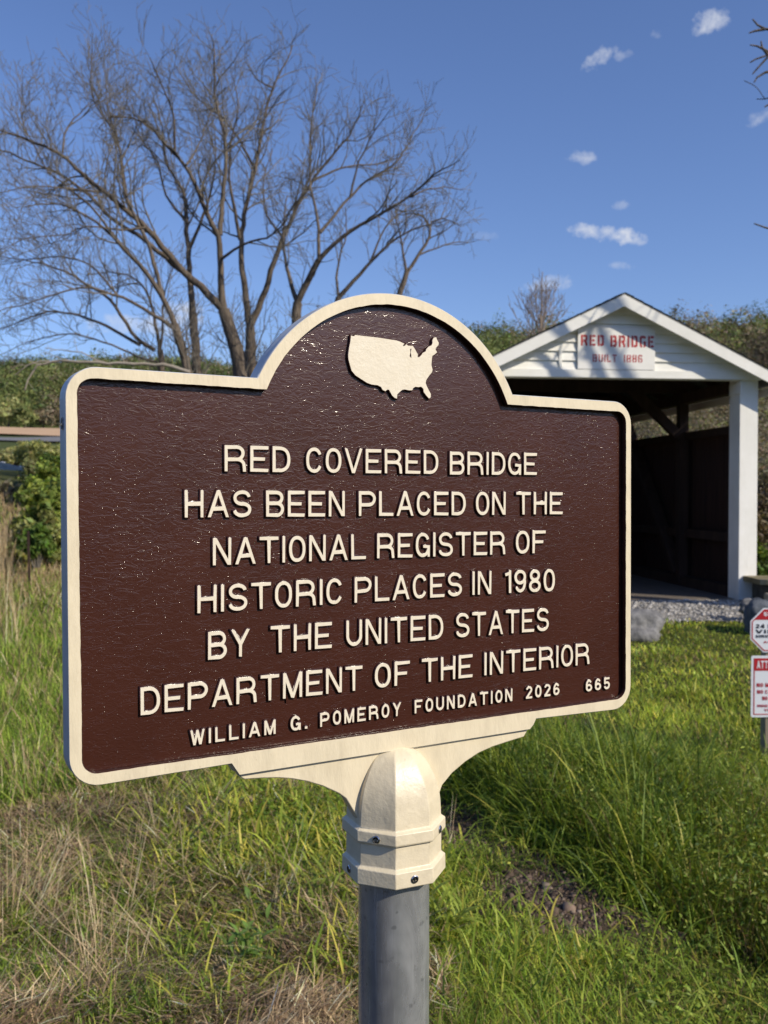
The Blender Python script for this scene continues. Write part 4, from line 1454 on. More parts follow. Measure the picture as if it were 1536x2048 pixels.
def build_trees():
    bare_tree('bare_tree', 'tall bare tree behind the marker with a big limb leaning far to the left', [
        (Zc([(975, 1560), (950, 1420), (930, 1350), (895, 1240)]), 34, 24, 0),
        (Zc([(895, 1240), (800, 1140), (720, 1080), (600, 920), (530, 860), (420, 770), (330, 700), (250, 610), (130, 570), (40, 540), (-60, 500)]), 17, 3, -3.5),
        (Zc([(720, 1080), (640, 1010), (540, 930), (460, 890), (340, 760), (230, 690), (120, 650), (20, 600), (-80, 590)]), 11, 2.5, 2.5),
        (Zc([(895, 1240), (885, 1150), (882, 1050), (880, 940), (850, 900), (805, 810), (775, 710), (745, 660), (660, 580), (610, 500), (530, 470), (440, 465)]), 16, 2.5, -2),
        (Zc([(880, 940), (890, 800), (905, 680), (900, 560), (890, 480), (850, 380), (860, 260), (858, 200), (845, 140)]), 11, 2, 1),
        (Zc([(700, 615), (705, 500), (680, 400), (620, 290), (600, 230)]), 6, 1.5, -1.5),
        (Zc([(745, 660), (770, 620), (810, 560), (830, 460), (900, 400)]), 5, 1.5, 1.5),
        (Zc([(880, 1040), (930, 1000), (1020, 960), (1110, 940), (1160, 850), (1200, 790)]), 7, 1.5, -2.5),
        (Zc([(530, 860), (500, 760), (490, 640), (450, 500), (420, 400), (430, 240)]), 7, 1.5, 1.5),
        (Zc([(250, 610), (245, 530), (320, 450), (370, 400)]), 5, 1.5, 1.0),
        (Zc([(420, 770), (300, 760), (200, 740), (80, 745), (-40, 780)]), 5, 1.5, -2.0),
    ], 29.0, G, seed=11)
    bare_tree('bare_tree', 'bare tree with two near-vertical stems directly behind the marker arch', [
        (Zc([(1010, 1560), (1003, 1400), (1000, 1310)]), 26, 19, 0),
        (Zc([(1000, 1310), (980, 1180), (965, 1050), (960, 960), (990, 800), (1020, 680), (1045, 560), (1055, 470), (1090, 350), (1140, 260), (1170, 180)]), 15, 2, 1.5),
        (Zc([(960, 960), (935, 830), (910, 690), (930, 540), (960, 420), (930, 300)]), 8, 1.5, -1.5),
        (Zc([(1000, 1310), (1050, 1200), (1090, 1060), (1130, 950), (1180, 840), (1240, 730), (1330, 620), (1420, 520), (1450, 420)]), 15, 2, -2),
        (Zc([(1240, 730), (1300, 690), (1400, 660), (1530, 655), (1640, 610)]), 6, 1.5, 1.5),
        (Zc([(1020, 680), (960, 560), (900, 480), (780, 390), (700, 260)]), 6, 1.5, 2.0),
        (Zc([(1090, 350), (1030, 330), (985, 250)]), 4, 1.2, -.8),
        (Zc([(1130, 950), (1060, 860), (1050, 720), (1090, 600)]), 5, 1.5, 1.2),
    ], 31.0, G, seed=23)
    bare_tree('bare_tree', 'bare tree forking low above the left shoulder of the arch, limbs sweeping right', [
        (Zc([(1185, 1560), (1185, 1290), (1190, 1210)]), 24, 19, 0),
        (Zc([(1190, 1210), (1160, 1120), (1140, 1040), (1130, 900), (1150, 780)]), 11, 2, 1.5),
        (Zc([(1190, 1210), (1240, 1100), (1275, 1040)]), 14, 12, -.5),
        (Zc([(1275, 1040), (1270, 940), (1275, 870), (1240, 760), (1245, 640), (1240, 480), (1270, 380), (1260, 310)]), 8, 1.5, 1.0),
        (Zc([(1275, 1040), (1350, 960), (1440, 900), (1536, 850), (1640, 790), (1730, 700), (1790, 670), (1840, 640)]), 10, 1.5, -2.0),
        (Zc([(1280, 930), (1340, 860), (1400, 790), (1460, 720), (1540, 690), (1600, 640), (1650, 540), (1690, 470)]), 7, 1.5, 1.5),
        (Zc([(1640, 790), (1760, 740), (1850, 760)]), 4, 1.2, 1.0),
        (Zc([(1400, 790), (1430, 640), (1500, 520), (1560, 440)]), 5, 1.2, -1.0),
    ], 28.0, G, seed=37, lens=(2.0, .95, .45))
    bare_tree('bare_tree', 'bare tree with a dark limb slanting up to the right over the arch', [
        (Zc([(1300, 1560), (1330, 1300), (1355, 1190)]), 16, 13, 0),
        (Zc([(1355, 1190), (1420, 1120), (1480, 1050), (1536, 990), (1600, 940), (1700, 900), (1790, 880)]), 10, 1.5, -1.0),
        (Zc([(1480, 1050), (1530, 920), (1600, 850), (1640, 820)]), 5, 1.5, 1.0),
        (Zc([(1355, 1190), (1345, 1060), (1390, 940), (1380, 830)]), 6, 1.5, .8),
    ], 30.0, G, seed=41, lens=(2.0, .9, .4))
    bare_tree('bare_tree', 'crooked bare tree with dense curling twigs at the right end of the row', [
        (Yc([(30, 1560), (60, 1170), (90, 1090)]), 15, 10, 0),
        (Yc([(90, 1090), (140, 1020), (185, 960), (190, 890), (150, 850), (110, 840), (70, 860)]), 8, 2, .6),
        (Yc([(90, 1090), (70, 980), (60, 890), (20, 830)]), 6, 1.5, -.6),
        (Yc([(140, 1020), (220, 990), (290, 960), (340, 970)]), 4, 1.2, .6),
        (Yc([(190, 890), (250, 870), (300, 900)]), 4, 1.2, -.6),
    ], 34.0, G, seed=53, dens=(.22, .2, .2), lens=(1.7, .8, .4))
    bare_tree('bare_tree', 'bare tree with straight upright trunk just left of the marker arch', [
        (Zc([(800, 1560), (790, 1490), (770, 1250)]), 19, 17, 0),
        (Zc([(770, 1250), (760, 1100), (755, 1000), (745, 880), (740, 760), (690, 700), (650, 620), (650, 480), (600, 380)]), 14, 1.5, .8),
        (Zc([(755, 1000), (800, 900), (850, 740), (870, 600), (850, 480)]), 8, 1.5, -1.2),
        (Zc([(745, 880), (660, 790), (640, 650), (560, 560), (520, 400)]), 6, 1.5, 1.5),
    ], 33.0, G, seed=61)
    bare_tree('bare_tree', 'leaning bare tree whose trunk bends left above the marker corner', [
        (Zc([(770, 1570), (750, 1470), (700, 1300)]), 19, 16, 0),
        (Zc([(700, 1300), (650, 1180), (570, 1070), (500, 1000), (440, 930), (390, 890), (300, 830), (200, 800), (100, 830)]), 12, 2, -1.5),
        (Zc([(650, 1180), (610, 1020), (560, 900), (500, 800), (490, 640), (450, 500), (380, 440), (360, 330), (370, 180)]), 9, 1.5, 1.5),
        (Zc([(690, 1310), (570, 1230), (470, 1180), (400, 1150), (300, 1150), (200, 1180), (80, 1230), (-60, 1250)]), 8, 1.5, -2.0),
        (Zc([(580, 910), (450, 920), (350, 900), (250, 950), (130, 940), (0, 1000)]), 5, 1.2, -2.0),
        (Zc([(500, 1000), (400, 860), (290, 760), (200, 700), (80, 480), (90, 330)]), 6, 1.2, 2.0),
        (Zc([(470, 1180), (380, 1060), (250, 1020), (120, 1040), (0, 1060)]), 5, 1.2, .8),
    ], 27.0, G, seed=71)
    bare_tree('bare_tree', 'slender bare tree with drooping low limbs at the left end of the row', [
        (Zc([(655, 1570), (650, 1480), (640, 1400)]), 14, 12, 0),
        (Zc([(640, 1400), (620, 1290), (600, 1180), (540, 1100), (440, 1090), (340, 1100)]), 8, 1.5, 1.0),
        (Zc([(640, 1400), (650, 1280), (660, 1150), (700, 1050)]), 6, 1.5, -.8),
        (Zc([(620, 1400), (540, 1360), (450, 1200), (390, 1160), (270, 1090), (200, 1060), (100, 1040), (-40, 1020)]), 9, 1.5, -1.5),
        (Zc([(560, 1380), (400, 1290), (280, 1250), (180, 1240), (80, 1290), (-40, 1330)]), 7, 1.5, 1.0),
        (Zc([(630, 1450), (580, 1440), (450, 1380), (300, 1330), (150, 1350), (0, 1420)]), 6, 1.2, -.5),
    ], 32.0, G, seed=83)
    # pale fallen branch low on the left
    rg = np.random.default_rng(5)
    base = pix(350, 735, 21)
    root = empty('dead_branch', base, 'pale dead branch hanging down above the top left corner of the marker', 'dead branch')
    tb = Tubes()
    for L, r0, r1 in ((Zc([(760, 1490), (680, 1460), (500, 1450), (330, 1448), (160, 1440), (130, 1480), (100, 1560)]), .05, .015), (Zc([(200, 1445), (100, 1440), (60, 1500)]), .02, .008), (Zc([(420, 1450), (300, 1400), (180, 1390)]), .02, .008)):
        Q, RR, LL = resample([pix(a, b, 21) for a, b in L], np.linspace(r0, r1, len(L)), .2)
        Q[1:-1] += rg.normal(size=(len(Q) - 2, 3)) * .02
        tb.add(Q, RR, 6); grow(tb, Q, RR, LL, 1, rg, (.3, .5, .3), .0, (1, .6, .3), .005)
    tb.build('branch', M['deadwood'], root, base)
    # slim tree behind the bridge roof
    lim = [([(1080, 770), (1079, 690), (1083, 640), (1081, 590), (1085, 545)], 8, 1.2, 0)]
    rs = np.random.default_rng(3)
    for i in range(20):
        a = -52 + i * 5.5 + rs.uniform(-4, 4); y0 = 715 - rs.uniform(0, 70)
        tip = (1082 + a, 548 + abs(a) * .9 + rs.uniform(-8, 30))
        q = [(1080 + a * f ** .75 + rs.uniform(-2.5, 2.5), y0 + (tip[1] - y0) * f + rs.uniform(-2, 2)) for f in (.2, .45, .7)]
        lim.append(([(1080, y0)] + q + [tip], 2.6, .9, rs.uniform(-1.2, 1.2)))
    bare_tree('young_tree', 'slim young bare tree with upright twigs behind the left slope of the bridge roof', lim, 46.0, None, dens=(.42, .38), lens=(1.5, .6), upw=.6, rmin=.012, seed=5, mats=(M['twig2'], M['twig2']))
    # the tree out of view on the right, whose limb tips reach in and whose shadow falls on the bridge
    rg = np.random.default_rng(14)
    base = np.array([10.4, 11.4, float(ground(10.4, 11.4))])
    root = empty('overhanging_tree', base, 'bare tree past the right edge, only its dark twig tips reaching into the sky', 'tree')
    tr = Tubes(); cr = Tubes()

    def limb(P, R, dn=(.55, .40), ln=(1.5, .6)):
        Q, RR, L = resample(P, R, .3); Q[1:-1] += rg.normal(size=(len(Q) - 2, 3)) * .04
        tr.add(Q, RR, 8); k = int(len(Q) * .25)
        grow(cr, Q[k:], RR[k:], L * .75, 0, rg, dn, .25, ln, .007)
    b = base
    limb([b - (0, 0, .4), b + (-.1, 0, 2.5), b + (.1, .2, 5)], [.34, .27, .22], (9, 9))
    t5 = b + (.1, .2, 5)
    limb([t5, b + (-1.5, .3, 7.0), b + (-3.0, .6, 8.4), b + (-4.4, .8, 9.6)], [.10, .065, .04, .012], (.9, .6))
    limb([t5, b + (.6, -.4, 7.5), b + (.2, -1.0, 10), b + (.6, -1.4, 12)], [.15, .09, .05, .015], (.9, .6))
    limb([b + (-.05, 0, 3.6), b + (-2.0, .6, 5.6), b + (-3.6, 1.0, 6.6), b + (-5.2, 1.3, 7.2)], [.12, .09, .06, .015])
    limb([b + (-1.5, .3, 7.0), b + (-2.4, -.4, 9.0), b + (-2.6, -.8, 11)], [.05, .035, .012], (.9, .6))
    # twig tips seen at the right edge of the sky
    for L in ([(1640, 150), (1570, 120), (1536, 110), (1512, 118), (1500, 125)], [(1600, 105), (1555, 95), (1530, 120), (1512, 140), (1505, 148)], [(1560, 118), (1530, 100), (1514, 92), (1500, 90)], [(1560, 60), (1530, 58), (1515, 50), (1505, 38)], [(1530, 58), (1510, 62), (1498, 66)],
              [(1555, 140), (1530, 145), (1514, 155), (1508, 165)], [(1600, 470), (1560, 462), (1530, 455), (1508, 447)], [(1610, 230), (1560, 205), (1536, 210), (1529, 214)], [(1536, 110), (1524, 95), (1522, 82)]):
        P = [pix(x, y, 11.0) for x, y in L]
        cr.add(np.array(P), np.linspace(.018, .007, len(P)), 4)
    limb([b + (-2.0, .6, 5.6), pix(1720, 180, 10.9), pix(1640, 150, 11)], [.05, .035, .018], (.9, .5), (.8, .4))
    limb([b + (-1.0, .3, 4.8), pix(1720, 480, 10.9), pix(1600, 470, 11)], [.04, .025, .012], (2.5, .9), (.4, .3))
    tr.build('trunk', M['bark'], root, base); cr.build('branches', M['bark'], root, base)


build_trees()


# ------------------------------------------------------------------ leaf clouds
def leaf_cloud(centres, radii, per, size, cols, rg, shell=.45, flat=.8, up=.3, group_noise=.25, scat=.7):
    """many small leaf faces through the volume of uneven clumps; returns V, Q, C"""
    n = len(centres)
    radii = np.asarray(radii, float)
    if radii.ndim == 1: radii = np.repeat(radii[:, None], 3, 1)
    per = np.broadcast_to(per, n).astype(int)
    idx = np.repeat(np.arange(n), per); N = len(idx)
    d = rg.normal(size=(N, 3)); d /= np.linalg.norm(d, axis=1)[:, None]
    rad = (shell + (1 - shell) * rg.random(N) ** .6)
    # lobes: a crown is not a ball
    lob = 1 + .28 * np.sin(d[:, 0] * 4.1 + idx * 1.7) * np.cos(d[:, 2] * 3.7 + idx * 2.3) + .18 * np.sin(d[:, 1] * 7.3 + idx * .9 + d[:, 2] * 5)
    P = centres[idx] + d * (rad * lob)[:, None] * radii[idx] * np.array([1, 1, flat])
    nrm = d * .8 + rg.normal(size=(N, 3)) * scat; nrm[:, 2] += up; nrm /= np.linalg.norm(nrm, axis=1)[:, None]
    a = np.cross(nrm, rg.normal(size=(N, 3))); a /= np.linalg.norm(a, axis=1)[:, None]
    b = np.cross(nrm, a)
    s = (np.asarray(size)[idx] if np.ndim(size) else size) * rg.lognormal(0, .3, N)
    a *= s[:, None] * 1.25; b *= s[:, None] * .75
    V = np.stack([P - a, P - b * .9 + nrm * s[:, None] * .15, P + a, P + b * .9 + nrm * s[:, None] * .15], 1).reshape(-1, 3)
    Q = np.arange(N * 4).reshape(N, 4)
    C = cols[idx] * rg.lognormal(0, group_noise, N)[:, None] * (1 + rg.normal(0, .08, (N, 3)))
    return V, Q, np.repeat(np.clip(C, .005, .6), 4, 0)


def build_forest():
    rg = np.random.default_rng(21)
    X = []; cols = []; rads = []
    N = 9000
    az = rg.uniform(-33, 33, N); r = np.sqrt(rg.uniform(70 ** 2, 600 ** 2, N))
    w = sstep(-13, 1, az)
    ok = r > (232 * (1 - w) + 130 * w)
    ok &= r < (600 * (1 - w) + 290 * w)
    az, r, w = az[ok], r[ok], w[ok]
    # thin out the far ones that stand behind one another
    x = r * np.sin(np.radians(az)); y = r * np.cos(np.radians(az))
    R = rg.uniform(2.6, 4.8, len(x)) * (1 - .25 * w)
    # scrub on the near slope behind the bridge
    n2_ = 900
    a2 = np.radians(rg.uniform(3, 31, n2_)); r2 = np.sqrt(rg.uniform(34 ** 2, 100 ** 2, n2_))
    x = np.r_[x, r2 * np.sin(a2)]; y = np.r_[y, r2 * np.cos(a2)]; r = np.r_[r, r2]; w = np.r_[w, np.ones(n2_)]
    R = np.r_[R, rg.uniform(.7, 1.8, n2_)]
    z = ground(x, y)
    H = R * rg.uniform(1.1, 1.7, len(x))
    c = np.c_[x, y, z + H * .9]
    nz = vnoise(x, y, 30, 12); n2 = rg.random(len(x)); n3 = vnoise(x, y, 14, 13)
    dark = np.array([.090, .125, .05]); mid = np.array([.155, .19, .065]); spring = np.array([.225, .25, .085]); bare = np.array([.22, .185, .125])
    C = np.where((n2 < .34)[:, None], dark, np.where((n2 < .72)[:, None], mid, spring))
    lowr = (r < 150) & (w > .5)
    isb = (lowr & (n2 < .72)) | ((nz > .62) & (n2 < .5)) | (n2 > .93)
    C = np.where(isb[:, None], bare * (1 + .35 * (n3[:, None] - .5)), C)
    C = C * (.6 + .8 * n3[:, None])
    sz = np.maximum(r, 32) * .00095
    per = np.clip(R * R * 2.1 / sz ** 2, 40, 1400)
    V, Q, CC = leaf_cloud(c, np.c_[R, R, H], per, sz, C, rg, .78, 1.0, .35, .2, .35)
    tag(np_mesh('forest', V, Q, CC, M['forest']), kind='stuff')
    # pale spring trees at the far edge of the field, one by one
    spots = [(-30, 214), (18, 206), (52, 205), (88, 212), (120, 208)]
    for i, (px_, D) in enumerate(spots):
        x = (px_ - 768) / FPX * D; zz = float(ground(x, D)); base = np.array([x, D, zz])
        hgt = (5.2, 6.3, 5.6, 4.6, 5.0)[i]
        lab = ['round pale green tree behind the field at the left edge', 'largest pale green tree along the far edge of the field', 'olive green tree between the two palest ones beyond the field', 'brownish budding tree low at the far edge of the field', 'brownish budding tree beyond the field touching the marker edge'][i]
        root = empty('field_tree', base, lab, 'tree', 'trees along the far edge of the field')
        col = [np.array([.34, .34, .15]), np.array([.38, .38, .16]), np.array([.24, .26, .10]), np.array([.28, .23, .15]), np.array([.26, .22, .145])][i]
        cen = np.array([[rg.normal(0, hgt * .22), rg.normal(0, hgt * .2), hgt * .55 + rg.normal(0, hgt * .14)] for _ in range(9)])
        V, Q, CC = leaf_cloud(cen, np.full((9, 3), hgt * .28), 150, .22, np.tile(col, (9, 1)), rg, .3, .9)
        np_mesh('crown', V, Q, CC, M['forest'], root)
        tb = Tubes(); tb.add(np.array([[0, 0, -.3], [.05, 0, hgt * .3], [0, .05, hgt * .7]]), [.22, .16, .05], 6)
        tb.build('trunk', M['bark'], root, (0, 0, 0))


build_forest()


def shrub(name, label, px_, D, w, h, col, n=26, leaves=130, size=.035, seed=1, group=None, z0=None, cat='shrub', mat=None, xy=None):
    rg = np.random.default_rng(seed)
    x = (px_ - 768) / FPX * D if xy is None else xy[0]
    y = D if xy is None else xy[1]
    zz = float(ground(x, y)) if z0 is None else z0
    root = empty(name, (x, y, zz), label, cat, group)
    tb = Tubes(); cen = []
    for i in range(n):
        a = rg.uniform(0, 6.28); rr = math.sqrt(rg.random()) * w
        tip = np.array([math.cos(a) * rr, math.sin(a) * rr * .8, h * rg.uniform(.35, 1.0) * (1 - .35 * (rr / w) ** 2)])
        st = np.array([tip[0] * .2, tip[1] * .2, -.1]); mid = (st + tip) / 2 + rg.normal(size=3) * .06 * w + (0, 0, .1 * h)
        P = np.array([st, mid, tip]); Q, RR, L = resample(P, [.016 * h ** .5, .010 * h ** .5, .004], max(.12, h * .1))
        tb.add(Q, RR, 4); cen.append(tip)
        cen.append((mid + tip) / 2)
    cen = np.array(cen)
    V, Q, C = leaf_cloud(cen, np.full((len(cen), 3), min(w, h) * .24), leaves, size, np.array(col)[None] * rg.lognormal(0, .22, len(cen))[:, None], rg, .1, .9)
    np_mesh('foliage', V, Q, C, mat or M['leaf'], root)
    tb.build('stems', M['twig'], root, (0, 0, 0))
    return root


def build_shrubs():
    shrub('green_bush', 'bright green leafy bush beside the left edge of the marker', 104, 22.5, .85, 1.95, (.24, .30, .065), 34, 170, .05, 1)
    shrub('green_bush', 'olive green tangled bush below the bright one, over bare ground', 92, 20.5, .75, 1.3, (.25, .27, .085), 30, 150, .045, 2, None, .0)
    shrub('green_bush', 'small dark green bush hanging over the thin stake', 72, 18.5, .38, .75, (.10, .16, .03), 18, 120, .04, 3, None, .35)
    shrub('green_bush', 'pale yellow-green bush below the road at the left edge', 50, 47, 2.2, .85, (.46, .47, .17), 40, 130, .06, 4)
    for i, (px_, D, w_, h_, c_, lab) in enumerate((
            (96, 40, 1.5, 1.25, (.44, .45, .16), 'yellow-green brush on the slope directly under the road, touching the marker edge'),
            (20, 45, 1.7, .8, (.40, .39, .17), 'olive brush on the slope under the road at the left edge of view'),
            (92, 33, 1.2, 1.1, (.28, .28, .12), 'dull olive brush between the guard rail and the bright green bush'),
            (128, 30, 1.2, 1.7, (.26, .33, .06), 'leafy green bush right behind the bright one, mostly hidden by the marker'))):
        shrub('green_bush', lab, px_, D, w_, h_, c_, 34, 130, .055, 20 + i)
    shrub('green_bush', 'greyish scrub left of the bright green bush, under the road', -30, 31, 1.2, .8, (.20, .18, .11), 26, 120, .07, 5)
    # the creek bank to the right of the bridge
    shrub('bank_shrub', 'sunlit green shrub against the right side of the bridge post', 1552, 19.5, .95, 2.15, (.15, .21, .035), 34, 170, .045, 6)
    shrub('bank_shrub', 'brown leafless brush above the green shrub at the right edge', 1560, 27, 1.6, 3.6, (.19, .15, .095), 40, 120, .05, 7)
    shrub('bank_shrub', 'low dark green shrub behind the mossy timber cap', 1540, 17.5, .6, .95, (.09, .14, .03), 22, 130, .04, 8)


build_shrubs()


# ------------------------------------------------------------------ grass
def blades(x, y, h, w, lean, bend, col, rg, tipcol=None, seg=4, twist=.5, zoff=0.0, sag=None):
    """ribbon blades standing on the ground; all arguments are arrays of one length"""
    N = len(x); z = ground(x, y) + zoff
    a = rg.uniform(0, 2 * np.pi, N) if np.ndim(lean) == 1 else lean[1]
    ln = lean if np.ndim(lean) == 1 else lean[0]
    dx, dy = np.cos(a), np.sin(a)
    side = a + np.pi / 2 + rg.normal(0, twist, N)
    sx, sy = np.cos(side), np.sin(side)
    f = np.linspace(0, 1, seg)
    ang = ln[:, None] + bend[:, None] * f[None]            # angle from vertical along the blade
    stepl = (h / (seg - 1))[:, None]
    hx = np.cumsum(np.sin(ang) * stepl, 1) - np.sin(ang[:, :1]) * stepl
    hz = np.cumsum(np.cos(ang) * stepl, 1) - np.cos(ang[:, :1]) * stepl
    wid = w[:, None] * np.array([.75, 1.0, .75, .12] if seg == 4 else np.interp(f, [0, .4, .8, 1], [.75, 1, .6, .1]))[None]
    PX = x[:, None] + dx[:, None] * hx; PY = y[:, None] + dy[:, None] * hx; PZ = z[:, None] + hz - .01
    PZ = np.maximum(PZ, z[:, None] - .012 + .006 * f[None])
    Lf = np.stack([PX - sx[:, None] * wid / 2, PY - sy[:, None] * wid / 2, PZ], -1)
    Rt = np.stack([PX + sx[:, None] * wid / 2, PY + sy[:, None] * wid / 2, PZ], -1)
    V = np.stack([Lf, Rt], 2).reshape(-1, 3)
    base = (np.arange(N) * seg * 2)[:, None]
    k = np.arange(seg - 1)[None] * 2
    Q = np.stack([base + k, base + k + 1, base + k + 3, base + k + 2], -1).reshape(-1, 4)
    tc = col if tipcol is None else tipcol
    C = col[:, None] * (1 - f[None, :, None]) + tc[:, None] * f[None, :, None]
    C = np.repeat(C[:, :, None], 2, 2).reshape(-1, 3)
    return V, Q, C


def merge(parts):
    V = np.concatenate([p[0] for p in parts]); C = np.concatenate([p[2] for p in parts]); Q = []; o = 0
    for p in parts:
        Q.append(p[1] + o); o += len(p[0])
    return V, np.concatenate(Q), C


def scatter(n, r0, r1, a0, a1, rg, power=1.0):
    """random points in a sector of the ground, thinner further out"""
    u = rg.random(n)
    r = r0 * (r1 / r0) ** (u ** power)
    az = np.radians(rg.uniform(a0, a1, n))
    return r * np.sin(az), r * np.cos(az)


def tones(n, cols, weights, rg, var=.22):
    c = np.array(cols)[rg.choice(len(cols), n, p=np.array(weights) / sum(weights))]
    return np.clip(c * rg.lognormal(0, var, n)[:, None], .004, .7)


GREENS = [(.175, .27, .036), (.25, .345, .046), (.335, .405, .066), (.09, .165, .026)]
YELLOW = [(.46, .46, .085), (.54, .48, .10)]
STRAW = [(.52, .39, .225), (.41, .295, .165), (.24, .16, .095), (.66, .54, .34)]


def build_grass():
    rg = np.random.default_rng(99)
    parts = []
    # short turf everywhere
    x, y = scatter(230000, 2.6, 21, -27, 27, rg, .95)
    r = np.hypot(x, y); az = np.degrees(np.arctan2(x, y))
    keep = rg.random(len(x)) > dirt_mask(x, y) * .93
    keep &= rg.random(len(x)) > straw_mask(x, y) * .8
    keep &= ~((y > 12.9) & (x > -.3))
    x, y, r = x[keep], y[keep], r[keep]
    n = len(x)
    patch = vnoise(x, y, .7, 21); rm = rough_mask(x, y)
    h = (.045 + .06 * patch + .15 * rm * (.4 + 1.2 * vnoise(x, y, .22, 25))) * rg.lognormal(0, .28, n) * (1 - .25 * sstep(7, 12, r))
    w = (.0030 + .0011 * np.maximum(r - 3, 0)) * rg.uniform(.7, 1.3, n)
    col = tones(n, GREENS + YELLOW[:1], [4, 4, 2.2, 2, 1.2], rg) * (.55 + .9 * vnoise(x, y, .8, 23))[:, None]
    col *= (1 - .36 * rm)[:, None] * (1 + (.20 * sstep(6.0, 8.0, y) * (x > 0) * (1 - rm))[:, None] * np.array([1.6, .9, 1.6]))  # shade on the uncut bank put into blade colour; mown lawn beyond brighter
    dryp = (rg.random(n) < .08 + .10 * sstep(.5, .75, vnoise(x, y, 1.6, 24)))
    col[dryp] = tones(dryp.sum(), STRAW, [1, 2, 2, .3], rg) * .75
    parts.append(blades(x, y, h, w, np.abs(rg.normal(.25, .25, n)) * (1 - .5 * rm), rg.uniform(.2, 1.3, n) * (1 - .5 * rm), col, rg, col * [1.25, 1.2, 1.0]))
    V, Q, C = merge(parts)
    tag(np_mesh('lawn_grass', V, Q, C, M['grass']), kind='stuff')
    # taller clumps of wide bright blades in the middle and round the dirt
    parts = []
    cl = []
    for _ in range(3200):
        r_ = rg.uniform(3.4, 9.5); px_ = rg.uniform(330, 1400)
        xx = (px_ - 768) / FPX * r_; yy = r_
        bright = math.exp(-(((xx + .42) / .8) ** 2 + ((yy - 5.5) / 1.6) ** 2))
        rough = float(rough_mask(np.array([xx]), np.array([yy]))[0])
        side = math.exp(-(((xx - .18) / .16) ** 2 + ((yy - 3.8) / .5) ** 2))
        pr = max(bright * .9, rough * 1.0, side * .8, .04)
        if rg.random() > pr or (dirt_mask(np.array([xx]), np.array([yy]))[0] > .5): continue
        cl.append((xx, yy, bright, rough))
    for (xx, yy, br, ro) in cl:
        m = int(rg.uniform(26, 60)); s = rg.uniform(.05, .13)
        x = xx + rg.normal(0, s, m); y = yy + rg.normal(0, s, m)
        hh = (.13 + .20 * ro) * rg.uniform(.6, 1.3)
        col = tones(m, GREENS + YELLOW, ([2, 4, 4, 1, 3.2, 1.4] if br > ro else [4, 3, 1.2, 3, .6, .1]), rg, .2)
        parts.append(blades(x, y, hh * rg.lognormal(0, .3, m), rg.uniform(.006, .010, m) * (1 + .9 * br * (1 - ro)) * (1 + .06 * max(yy - 4, 0)), np.abs(rg.normal(.3, .25, m)), rg.uniform(.3, 2.2, m) * (1 - .15 * ro), col * (1 - .28 * ro), rg, col * [1.2, 1.12, 1.0] * (1 - .12 * ro), seg=5, twist=.5))  # clumps in the bank darkened, their shade mixed into the colour
    # small green tufts coming up through the dead grass
    for _ in range(420):
        D = rg.uniform(3.2, 7.5); xx = (rg.uniform(-60, 640) - 768) / FPX * D
        m = int(rg.uniform(8, 34)); s = rg.uniform(.015, .06)
        if vnoise(np.array([xx]), np.array([D]), .55, 51)[0] < .42: continue
        x = xx + rg.normal(0, s, m); y = D + rg.normal(0, s, m); col = tones(m, GREENS + YELLOW, [3, 4, 2, 3, .6, .2], rg)
        parts.append(blades(x, y, rg.uniform(.06, .17, m), rg.uniform(.003, .007, m), np.abs(rg.normal(.35, .25, m)), rg.uniform(.2, 1.5, m), col, rg, col * 1.15, seg=5))
    # individual coarse blades
    x, y = scatter(2200, 3.0, 9, -18, 26, rg)
    k = (rg.random(len(x)) > straw_mask(x, y) * .9) & (rg.random(len(x)) > dirt_mask(x, y + .25)); x, y = x[k], y[k]; m = len(x)
    col = tones(m, GREENS + YELLOW, [3, 4, 3, 2, 1.5, .6], rg)
    parts.append(blades(x, y, rg.uniform(.12, .28, m), rg.uniform(.004, .008, m), np.abs(rg.normal(.3, .25, m)), rg.uniform(.3, 1.4, m), col, rg, col * 1.15, seg=5))
    V, Q, C = merge(parts)
    tag(np_mesh('tall_grass', V, Q, C, M['grass']), kind='stuff')
    # dead grass: lying thatch and leaning stalks on the left
    parts = []
    x, y = scatter(100000, 2.7, 9.0, -27, 4, rg)
    k = rg.random(len(x)) < straw_mask(x, y) ** .8; x, y = x[k], y[k]; m = len(x)
    col = tones(m, STRAW + [(.15, .10, .065)], [3, 4, 4, .8, 3], rg, .35) * (.65 + .6 * vnoise(x, y, .5, 31))[:, None]
    flow = vnoise(x, y, .4, 32) * 11 + rg.normal(0, 1.1, m)
    lean = rg.uniform(.75, 1.55, m)
    parts.append(blades(x, y, rg.uniform(.05, .17, m), rg.uniform(.0022, .0056, m) * (1 + .12 * np.maximum(y - 4, 0)), np.stack([lean, flow]), rg.uniform(-.1, .7, m), col, rg, col * 1.1, zoff=rg.random(m) ** 2 * .08 * (.3 + 1.6 * vnoise(x, y, .3, 33))))
    # long bent stalks, in bundles
    for _ in range(60):
        rr = rg.uniform(3.3, 7.5); px_ = rg.uniform(-40, 560) if rg.random() < .8 else rg.uniform(500, 1250)
        xx = (px_ - 768) / FPX * rr
        if straw_mask(np.array([xx]), np.array([rr]))[0] < .2 and rg.random() < .8: continue
        m = int(rg.uniform(6, 30)); s = rg.uniform(.02, .09)
        x = xx + rg.normal(0, s, m); y = rr + rg.normal(0, s, m)
        a0 = rg.uniform(0, 6.28); fan = rg.uniform(.15, .9)
        col = tones(m, STRAW, [4, 3, 1, 2], rg, .2)
        up = rg.uniform(.6, 1.45)
